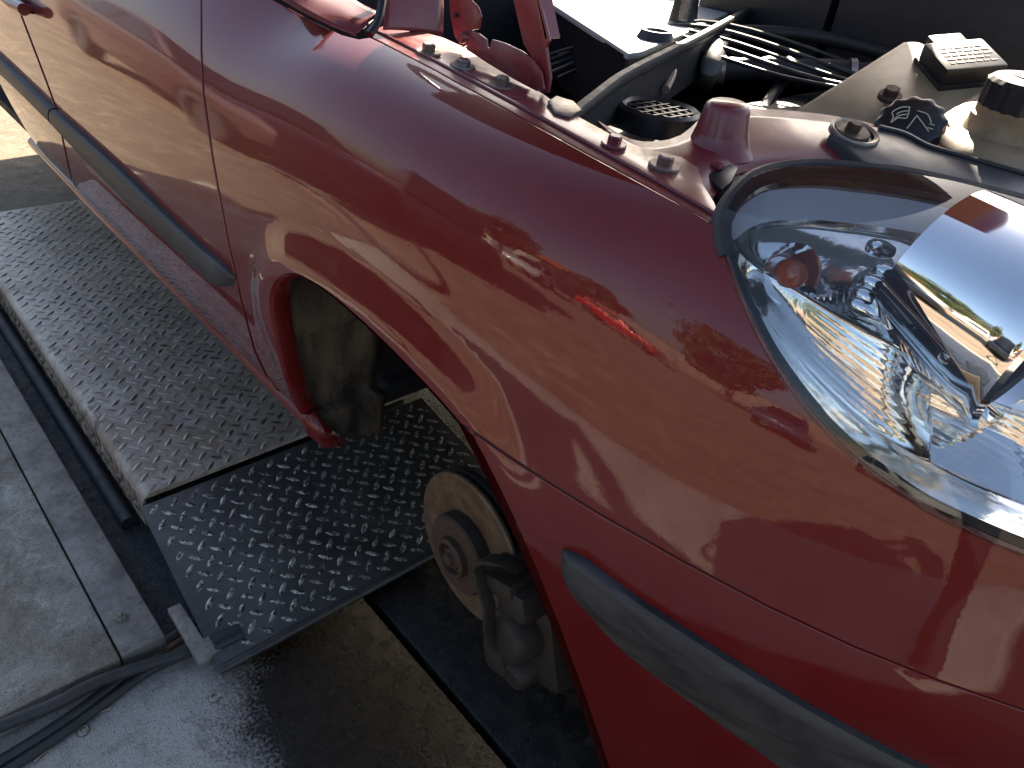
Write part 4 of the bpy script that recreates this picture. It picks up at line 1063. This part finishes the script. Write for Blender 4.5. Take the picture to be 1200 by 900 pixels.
# black lamp bracket
LB = simple('bracket_plastic', (.045, .046, .047), .42, var=.3, scale=30)
mb = MB(); mb.prism([xm(p, .022) for p in [(972, 157), (978, 148), (996, 143), (1032, 149), (1060, 157), (1110, 178), (1200, 204), (1270, 226), (1270, 262), (1200, 238), (1100, 213), (1030, 196), (1010, 188), (990, 170)]], XPN, .030)
br = C_(mb.build('lamp_bracket', LB, None, sharp=30, bevel=.003))
mb = MB(); mb.tube([xm(p, .023) for p in [(1030, 149), (1060, 157), (1085, 170), (1110, 178), (1200, 204), (1270, 226)]], .0035, 8, sub=5); under(mb.build('bracket_rim', BLACK, None), br)
hexbolt('bracket_bolt', xm((998, 154), .024), XPN, .0095, HUBM, None, 1.0, .023, .003); under(COL.objects[-1], br)
mb = MB(); mb.lathe([(.024, .002), (.029, .004), (.031, .002), (.031, -.004)], xm((1001, 156), .023), XPN, 30); under(mb.build('bracket_washer', STEEL, None, sharp=40), br)
# lamp corner clip
mb = MB(); mb.prism([xm(p, .006) for p in [(820, 188), (838, 181), (866, 196), (858, 212), (846, 222), (832, 210)]], XPN, .018); clip = C_(mb.build('lamp_clip', BLACK, None, sharp=30, bevel=.002))
mb = MB(); mb.box(xm((841, 194), .009), (.012, .012, .006), None, .002); under(mb.build('clip_head', DULL, None), clip)

# ------------------------------------------------------------------ headlamp
t = NT('lamp_lens'); t.t.nodes.remove(t.b)
out = t.t.nodes['Material Output']
tr = t.n('ShaderNodeBsdfTransparent'); tr.inputs[0].default_value = (.94, .95, .95, 1); gl = t.n('ShaderNodeBsdfGlossy'); gl.inputs['Roughness'].default_value = .01
fr = t.n('ShaderNodeFresnel'); fr.inputs[0].default_value = 1.5
mx = t.n('ShaderNodeMixShader'); t.l(t.math('MULTIPLY', fr.outputs[0], 1.15, True), mx.inputs[0]); t.l(tr.outputs[0], mx.inputs[1]); t.l(gl.outputs[0], mx.inputs[2])
df = t.n('ShaderNodeBsdfDiffuse'); df.inputs[0].default_value = (.6, .6, .58, 1)
mx2 = t.n('ShaderNodeMixShader'); t.l(t.ramp(t.noise(60, 6, .7), [(.4, .006), (.8, .04)]), mx2.inputs[0]); t.l(mx.outputs[0], mx2.inputs[1]); t.l(df.outputs[0], mx2.inputs[2])
t.l(mx2.outputs[0], out.inputs['Surface']); LENS = t.m
LAMP_UP = [(1400, 300), (1300, 265), (1200, 236), (1130, 217), (1080, 207), (1020, 199), (960, 195), (915, 198), (885, 208), (866, 224), (853, 244), (848, 262)]
lamp_px = LAMP_LO+list(map(tuple, crom(LAMP_UP, 3)))
lens = panel('lens', lamp_px, LENS, None, gap=2.2, step=.012, hem=.028, roll=.006, h=.003)
lamp = empty('headlamp', (.45, .2, .9)); P_(lamp, car)
def L_(o):
    o.parent = lamp; o.matrix_parent_inverse = Matrix.Translation(-Vector((.45, .2, .9))); return o
L_(lens)
# dark gasket behind the rim
gp = [on_body([p], -.006)[0] for p in list(map(tuple, crom([(850, 300), (845, 275), (846, 255), (853, 237), (868, 217), (888, 202), (918, 193), (962, 190), (1020, 195), (1080, 203), (1200, 232), (1300, 262)], 3)))]
mb = MB(); mb.tube(gp, .009, 10, sub=3); L_(mb.build('gasket', RUBBER, None))
gp = [on_body([p], -.012)[0] for p in LAMP_LO]
mb = MB(); mb.tube(gp, .006, 8, sub=2); L_(mb.build('lower_gasket', BLACKM, None))
# reflector: chrome bowl with flutes
lin = inset(np.array(lamp_px), 9)
t = NT('reflector_chrome'); nz = t.noise(45, 3, .5, 1.0)
t.set(Base_Color=(.86, .85, .82), Metallic=1.0, Roughness=.12); t.bump(nz, .12, .004); REFL = t.m
def lampgrid(name, lo, up_, depth, mat, n=120, m=60):
    A = resample(crom(lo, 5), n); B = resample(crom(up_, 5), n); UA = uv_of(A); UB = uv_of(B); V = []
    TT = np.linspace(0, 1, m)
    for i in range(n):
        uv = UA[i][None]*(1-TT[:, None])+UB[i][None]*TT[:, None]
        P = M(uv[:, 0], uv[:, 1]); N = MN(uv[:, 0], uv[:, 1])
        for k in range(m): V.append(P[k]-N[k]*depth(i/(n-1), TT[k]))
    F = [(i*m+k, (i+1)*m+k, (i+1)*m+k+1, i*m+k+1) for i in range(n-1) for k in range(m-1)]
    mb = MB(); mb.add(V, F); return mb.build(name, mat, None, sharp=50)
lo = [(856, 262), (858, 290), (868, 322), (884, 362), (906, 405), (936, 450), (966, 486), (1006, 525), (1054, 562), (1104, 593), (1204, 637), (1300, 668)]
up_ = [(858, 258), (868, 235), (880, 222), (900, 210), (930, 205), (965, 204), (1000, 207), (1040, 211), (1090, 219), (1140, 231), (1204, 250), (1300, 280)]
def dep(a, b):
    ent = 1-max(0, 1-a*6)**2                                                     # closes at the rear tip
    def up_part(b): return .030+.016*math.sin(min(1, (b-.38)/.6)*math.pi*.9)
    if b < .38:                                                                  # lower facet leaning towards the ground, fine ribs along it
        k = b/.38; d = .006+min(1, k/.10)*(.050-.024*k)
        w = min(1, max(0, k-.12)/.05)*min(1, (1-k)/.05)*min(1, max(0, a-.30)/.06)
        d += .00055*w*abs(math.sin(k*36+a*14))
    else:
        d = up_part(b)*min(1, (1.0-b)/.05)+.006
        if .28 < a < .50 and b < .62: d += .0005*abs(math.sin(a*190))*min(1, (a-.28)/.03)*min(1, (.50-a)/.03)*min(1, (.62-b)/.06)
    if a > .5: d += .045*min(1, (a-.5)/.16)**2*min(1, b/.25)*min(1, (1-b)/.15)
    d += .018*math.exp(-((a-.24)/.085)**2-((b-.62)/.15)**2)                      # indicator bowl
    if abs(b-.38) < .012: d -= .002
    return .005+d*ent
L_(lampgrid('reflector', lo, up_, dep, REFL, 240, 110))
SATIN = simple('pale_edge_fill', (.72, .72, .71), .32, .0, var=.08)
lo2 = [tuple(np.array(a_)*.30+np.array(b_)*.70) if i_ else a_ for i_, (a_, b_) in enumerate(zip(lo, up_))]
up2 = [tuple(np.array(a_)*.02+np.array(b_)*.98) for a_, b_ in zip(lo, up_)]
lo2 = [tuple(np.array(b_)+(np.array(a_)-np.array(b_))/max(1e-6, np.linalg.norm(np.array(a_)-np.array(b_)))*min(24, np.linalg.norm(np.array(a_)-np.array(b_))*.8)) for a_, b_ in zip(lo, up_)]
L_(lampgrid('lamp_edge_fill', lo2, up2, lambda a, b: .010+.016*(1-b), SATIN, 120, 10))  # pale strip added to brighten the dark upper edge of the lamp
def lp(px, dd):
    uv = uv_of([px])[0]; return M(uv[0], uv[1])-MN(uv[0], uv[1])*dd
# drop-shaped chrome fingers between indicator and shroud
for q0, q1 in [((1030, 252), (1066, 252)), ((1034, 280), (1094, 295)), ((1018, 296), (1076, 315)), ((1008, 315), (1058, 337)), ((1000, 331), (1052, 356))]:
    a_, b_ = lp(q0, .033), lp(q1, .040); mb = MB(); mb.tube([a_+(b_-a_)*k_ for k_ in np.linspace(0, 1, 9)], lambda q: .0012+.0072*math.sin(min(1, q*1.0)**.6*math.pi*.86)**.8, 12, sub=2); L_(mb.build('reflector_finger', CHROME, None))
# bulb shroud: chrome cylinder running forwards
sx = np.array([.95, -.10, -.16]); sx /= np.linalg.norm(sx)
pl = lp((1130, 360), 0.0)
s0 = CAM+ray((1152, 352))*(np.linalg.norm(pl-CAM)+.050); SR = .078
mb = MB(); mb.lathe([(SR*.90, -.05), (SR*.96, -.01), (SR, .02), (SR*1.01, .035), (SR*1.03, .050), (SR*1.06, .055), (SR*1.06, .061), (SR*1.02, .065), (SR*.96, .063), (SR*.90, .045), (SR*.78, .02), (SR*.5, -.02), (SR*.2, -.035), (0, -.035)], s0, sx, 80)
shr = L_(mb.build('bulb_shroud', CHROME, None, sharp=35))
mb = MB(); mb.lathe([(0, .050), (.014, .050), (.022, .042), (.026, .025), (.026, -.03)], s0, sx, 30); L_(mb.build('bulb_cap', CHROME, None, sharp=50))
mb = MB(); mb.lathe([(SR*.80, .030), (SR*.915, .052), (SR*.80, .050), (SR*.74, .030)], s0, sx, 60); L_(mb.build('shroud_gap', BLACKM, None))
for k in range(3):
    a_ = rad(150+45*k); mb = MB()
    u0 = Vector(sx).orthogonal().normalized(); u1 = Vector(sx).cross(u0); d_ = u0*math.cos(a_)+u1*math.sin(a_)
    mb.lathe([(0, .002), (.003, .0015), (.005, 0)], Vector(s0)+Vector(sx)*.022+d_*SR*1.004, d_, 12); under(mb.build('dimple', CHROME, None), shr)
# amber bulb
AMB = NT('amber').set(Base_Color=(.65, .10, .015), Roughness=.12, Transmission_Weight=.3, Coat_Weight=1.0).m
ib = lp((933, 292), .040); mb = MB(); mb.lathe([(0, .016), (.006, .015), (.011, .010), (.0135, .002), (.0125, -.008), (.009, -.018), (.009, -.03)], ib, (.75, -.5, .35), 24); L_(mb.build('indicator_bulb', AMB, None, sharp=60))
mb = MB(); mb.lathe([(.0135, -.022), (.018, -.016), (.024, -.002), (.027, .004)], ib, (.75, -.5, .35), 32); L_(mb.build('bulb_socket', CHROME, None, sharp=60))
#@@BAYEND

# ================================================================== SURROUNDINGS (seen in the paint and chrome)
def leafy(name, base, h, r, n, seed, label, trunk_h=.35):
    rr = np.random.default_rng(seed); root = empty(name, base)
    mb = MB(); mb.tube([(0, 0, 0), (.05*r, .03, h*.3), (-.04*r, 0, h*.6), (0, .05, h*.85)], lambda q: .05*h*(1-.75*q)*.6+.02, 10)
    for k in range(7):
        a = k*2.4; z0 = h*(.32+.06*k); mb.tube([(0, 0, z0), (math.cos(a)*r*.4, math.sin(a)*r*.4, z0+h*.12), (math.cos(a)*r*.75, math.sin(a)*r*.75, z0+h*.2)], lambda q: .05*(1-.8*q)+.01, 6)
    o = mb.build('trunk', BARK, None); o.parent = root
    V = []; F = []
    cl = []
    for k in range(26):
        a = rr.uniform(0, 6.28); zz_ = rr.uniform(trunk_h, 1.0); rad_ = r*math.sin(math.pi*min(1, (zz_-trunk_h)/(1.02-trunk_h)*.8+.15))*rr.uniform(.3, .95)
        cl.append((math.cos(a)*rad_, math.sin(a)*rad_, zz_*h, r*rr.uniform(.22, .4)))
    for i in range(n):
        c_ = cl[rr.integers(len(cl))]; d = rr.normal(size=3); d /= np.linalg.norm(d); p = np.array(c_[:3])+d*c_[3]*rr.uniform(.5, 1)**.5
        s_ = rr.uniform(.10, .2)*r/2.2; a = rr.normal(size=3); a /= np.linalg.norm(a); b = np.cross(a, rr.normal(size=3)); b /= np.linalg.norm(b); k0 = len(V)
        V += [p-a*s_, p+b*s_*.5, p+a*s_, p-b*s_*.5]; F.append((k0, k0+1, k0+2, k0+3))
    o = mesh('crown', V, F, LEAF, None, False); o.parent = root
    tag(root, label, 'tree', 'trees across the yard'); return root
BARK = simple('bark', (.09, .065, .045), .9, var=.4, scale=12, bump=.5, bscale=30)
LEAF = simple('leaves', (.055, .075, .022), .6, var=.5, scale=1.5)
leafy('tree', (1.6, -17, -.05), 5.5, 2.6, 5200, 1, 'broad leafy tree across the yard, mirrored in the fender near the headlamp')
leafy('tree', (-13.0, -22, -.05), 6.5, 3.0, 5200, 2, 'tall leafy tree across the yard, mirrored in the top of the fender')
leafy('tree', (22.0, -14, -.05), 6.0, 3.0, 4000, 3, 'leafy tree far along the yard in front of the car')
leafy('tree', (-6.0, -26, -.05), 4.2, 2.2, 4000, 4, 'small distant tree behind the parked cars')
WALLM = concrete('yard_wall', (.22, .17, .13), (.30, .24, .19), scale=.4)
o = slab_mesh('boundary_wall', -40, 60, -34.3, -34, -.05, 2.6, WALLM, .02); tag(o, 'long low rendered wall closing the far side of the yard', 'wall')
BRICKR = simple('roof_red', (.30, .09, .05), .8, var=.3)
sh = empty('shed', (-16, -30, -.05)); tag(sh, 'low workshop building with a red roof across the yard', 'building')
mb = MB(); mb.box((0, 0, 1.6), (12, 5, 3.2)); o = mb.build('wall', simple('render', (.45, .40, .33), .9), None, sharp=30); o.parent = sh
mb = MB(); mb.prism([(-6.4, -2.9, 3.2), (6.4, -2.9, 3.2), (6.4, 0, 4.6), (-6.4, 0, 4.6)], (0, -.4, .9), .15); mb.prism([(-6.4, 2.9, 3.2), (-6.4, 0, 4.6), (6.4, 0, 4.6), (6.4, 2.9, 3.2)], (0, .4, .9), .15); o = mb.build('roof', BRICKR, None, sharp=30); o.parent = sh
for k in range(3):
    mb = MB(); mb.box((-4+4*k, 2.52, 1.2), (2.6, .08, 2.4), None, .01); o = mb.build('roller_door', simple('door_paint%d' % k, (.12, .13, .15), .5), None, sharp=30); o.parent = sh
def parked(loc, rot, col, label, k, van=False):
    root = empty('parked_car', loc); root.rotation_euler = (0, 0, rot)
    pm = NT('parked_paint_%d' % k).set(Base_Color=col, Roughness=.35, Coat_Weight=.8, Coat_Roughness=.05, Metallic=.2).m
    def prism_side(outline, w, name, mat, top_in=0.0, bev=.05):
        V = [(x_, -w+top_in*max(0, z_-.8), z_) for x_, z_ in outline]+[(x_, w-top_in*max(0, z_-.8), z_) for x_, z_ in outline]; n_ = len(outline)
        F = [tuple(range(n_)), tuple(range(2*n_-1, n_-1, -1))]+[(i, (i+1) % n_, n_+(i+1) % n_, n_+i)[::-1] for i in range(n_)]
        mb = MB(); mb.add(V, F); o = mb.build(name, mat, None, sharp=35, bevel=bev); o.parent = root; return o
    prism_side([(-2.05, .35), (-2.1, .6), (-2.0, .92), (-1.0, .98), (.9, .95), (1.75, .82), (2.1, .62), (2.1, .35), (1.75, .30), (1.65, .5), (1.35, .64), (1.05, .5), (.95, .28), (-.95, .28), (-1.05, .5), (-1.35, .64), (-1.65, .5), (-1.75, .30)], .85, 'body', pm)
    prism_side([(-1.75, .96), (-1.35, 1.38), (-.9, 1.47), (.1, 1.45), (.9, .97)] if not van else [(-2.02, .96), (-2.0, 1.9), (-1.85, 2.05), (.35, 2.05), (.75, 1.85), (1.35, .95)], .80, 'cabin', pm, .32 if not van else .06, .03)
    for s_ in (-1, 1):
        for x0_, x1_, x2_, x3_ in [] if van else [(-1.45, -1.2, -.62, -.62), (-.55, -.55, .02, .62)]:
            mb = MB(); yy = lambda z_: s_*(.815-.32*max(0, z_-.8)+.004)
            q = [(x0_, yy(1.0), 1.0), (x1_, yy(1.37), 1.37), (x2_, yy(1.37), 1.37), (x3_, yy(1.0), 1.0)]
            mb.prism(q, (0, s_, .3), .01); o = mb.build('side_window', GLASSD, None, sharp=30); o.parent = root
        for x_ in (-1.35, 1.35):
            mb = MB(); mb.lathe([(.0, .05), (.18, .06), (.2, .10), (.29, .10), (.31, .06), (.31, -.1), (0, -.1)], (x_, s_*.75, .31), (0, s_, 0), 24); o = mb.build('wheel', RUBBER, None, sharp=40); o.parent = root
    mb = MB(); mb.prism([(.98, -.62, 1.0), (.98, .62, 1.0), (.2, .55, 1.43), (.2, -.55, 1.43)], (.5, 0, .86), .02); o = mb.build('windscreen', GLASSD, None, sharp=30); o.parent = root
    tag(root, label, 'car', 'cars parked across the yard')
parked((-4.6, -4.9, -.05), rad(35), (.012, .013, .016), 'tall black panel van added in the near yard to darken the paint reflections', 6, True)  # added van, a tall dark shape for the fender to mirror
parked((-3.0, -18, -.05), rad(12), (.55, .02, .02), 'bright red hatchback parked across the yard', 0)
parked((-6.5, -14.5, -.05), rad(80), (.5, .5, .5), 'silver hatchback parked nose out across the yard', 1)
parked((-10.5, -12, -.05), rad(95), (.02, .022, .03), 'black hatchback parked across the yard beside the silver one', 2)
parked((3.2, -12, -.05), rad(110), (.03, .05, .10), 'dark blue hatchback parked under the broad tree', 3)
parked((8.0, -12.5, -.05), rad(85), (.6, .6, .58), 'white hatchback parked farthest forward across the yard', 4)
parked((-5.7, -2.75, -.05), rad(2), (.035, .008, .010), 'dark maroon hatchback standing close behind on the same side', 5)
mb = MB(); mb.tube([(-4.2, -3.4, -.02), (-2.6, -2.75, -.02), (-1.9, -2.2, -.02), (-2.5, -1.95, -.02), (-3.4, -2.1, -.02), (-3.9, -1.9, -.02)], .028, 8, sub=10)
tag(mb.build('air_line', RUBBER, None), 'dark air line lying in a loop on the open yard', 'hose')
mb = MB(); mb.tube([(0, 0, 0), (0, 0, 6.4)], lambda q: .07*(1-.5*q), 10, sub=1); mb.tube([(0, 0, 6.3), (0, .5, 6.7), (0, 1.1, 6.75)], .035, 8)
lpst = empty('street_lamp', (-.6, -20, -.05)); o = mb.build('pole', ZINC, None); o.parent = lpst
mb = MB(); mb.box((0, 1.35, 6.72), (.18, .55, .1), None, .03); o = mb.build('lamp_head', ZINC, None, sharp=30); o.parent = lpst
tag(lpst, 'thin grey street lamp standing beyond the red parked car', 'street lamp')

# ------------------------------------------------------------------ the photographer (only seen as a dark shape in the paint)
def skin_body(name, pts, edges, mat, parent, root=0, sub=2):
    me = bpy.data.meshes.new(name); me.from_pydata([p[0] for p in pts], edges, []); o = bpy.data.objects.new(name, me); link(o, parent)
    m = o.modifiers.new('skin', 'SKIN'); m.use_smooth_shade = True
    for i, p in enumerate(pts): me.skin_vertices[0].data[i].radius = (p[1], p[2] if len(p) > 2 else p[1])
    me.skin_vertices[0].data[root].use_root = True
    sd_ = o.modifiers.new('subdivision', 'SUBSURF'); sd_.levels = sub; sd_.render_levels = sub
    me.materials.append(mat); return o
person = empty('person', (1.56, -1.02, 0)); tag(person, 'person in dark work clothes holding a phone towards the car', 'person')
CLOTH = simple('dark_cloth', (.022, .022, .026), .9, var=.4, scale=30); SKINM = simple('skin', (.45, .27, .19), .55, var=.08)
B = lambda x, y, z: (x, y, z)
pts = [(B(0, 0, .95), .155, .12), (B(-.04, .01, 1.12), .15, .11), (B(-.10, .03, 1.30), .165, .12), (B(-.14, .05, 1.42), .12, .09), (B(-.18, .07, 1.50), .055),
       (B(.0, -.16, 1.40), .075), (B(-.22, .22, 1.40), .075), (B(-.18, -.17, 1.14), .052), (B(-.44, .28, 1.16), .052), (B(-.56, .17, 1.20), .042), (B(-.70, .40, 1.20), .042),
       (B(.06, -.09, .88), .10), (B(-.06, .10, .88), .10), (B(.07, -.10, .50), .068), (B(-.07, .12, .50), .068), (B(.10, -.11, .09), .05), (B(-.05, .13, .09), .05), (B(-.02, -.09, .035), .045, .035), (B(-.18, .16, .035), .045, .035),
       (B(-.64, .24, 1.21), .03), (B(-.74, .44, 1.21), .03)]
edges = [(0, 1), (1, 2), (2, 3), (3, 4), (2, 5), (2, 6), (5, 7), (6, 8), (7, 9), (8, 10), (0, 11), (0, 12), (11, 13), (12, 14), (13, 15), (14, 16), (15, 17), (16, 18), (9, 19), (10, 20)]
skin_body('body', pts, edges, CLOTH, person)
hd = MB(); V = []; F = []
for i in range(17):
    a_ = math.pi*i/16
    for j in range(24):
        b_ = 2*math.pi*j/24; x_, y_, z_ = math.sin(a_)*math.cos(b_), math.sin(a_)*math.sin(b_), math.cos(a_)
        k = 1-.22*max(0, -z_)*(.5+.5*abs(y_)); nose = .018*math.exp(-((b_-math.pi)/.16)**2-((z_+.08)/.16)**2)
        V.append((-.215+x_*.095*k-nose, .085+y_*.077*k, 1.64+z_*.118))
for i in range(16):
    for j in range(24): F.append((i*24+j, (i+1)*24+j, (i+1)*24+(j+1) % 24, i*24+(j+1) % 24))
hd.add(V, F); o = hd.build('head', SKINM, None, sharp=80); o.parent = person
hr = MB(); hr.lathe([(0, .125), (.05, .118), (.085, .085), (.100, .03), (.098, -.02), (.09, -.05)], (-.195, .085, 1.645), (.25, 0, 1), 24); o = hr.build('hair', BLACKM, None, sharp=80); o.parent = person
for (wx, wy, s_) in ((-.64, .24, -1), (-.74, .44, 1)):
    for k in range(5):
        bx = (wx-.02, wy+.012*(k-2), 1.215+.014*(k-2)); pp = [(B(*bx), .011), (B(bx[0]-.03, bx[1]+.006*s_, bx[2]+.01), .0095), (B(bx[0]-.05, bx[1]-.012*s_, bx[2]+.014), .0085), (B(bx[0]-.055, bx[1]-.032*s_, bx[2]+.014), .0075)]
        skin_body('finger', pp, [(0, 1), (1, 2), (2, 3)], SKINM, person, 0, 1)
ph = MB(); pc = Vector((1.56-.77, -1.02+.365, 1.235)); ph.box(pc, (.150, .074, .008), Matrix((right, -down, -fwd)).transposed(), .003)
tag(ph.build('phone', BLACK, None, sharp=30), 'black phone held up by the person beside the car', 'phone')
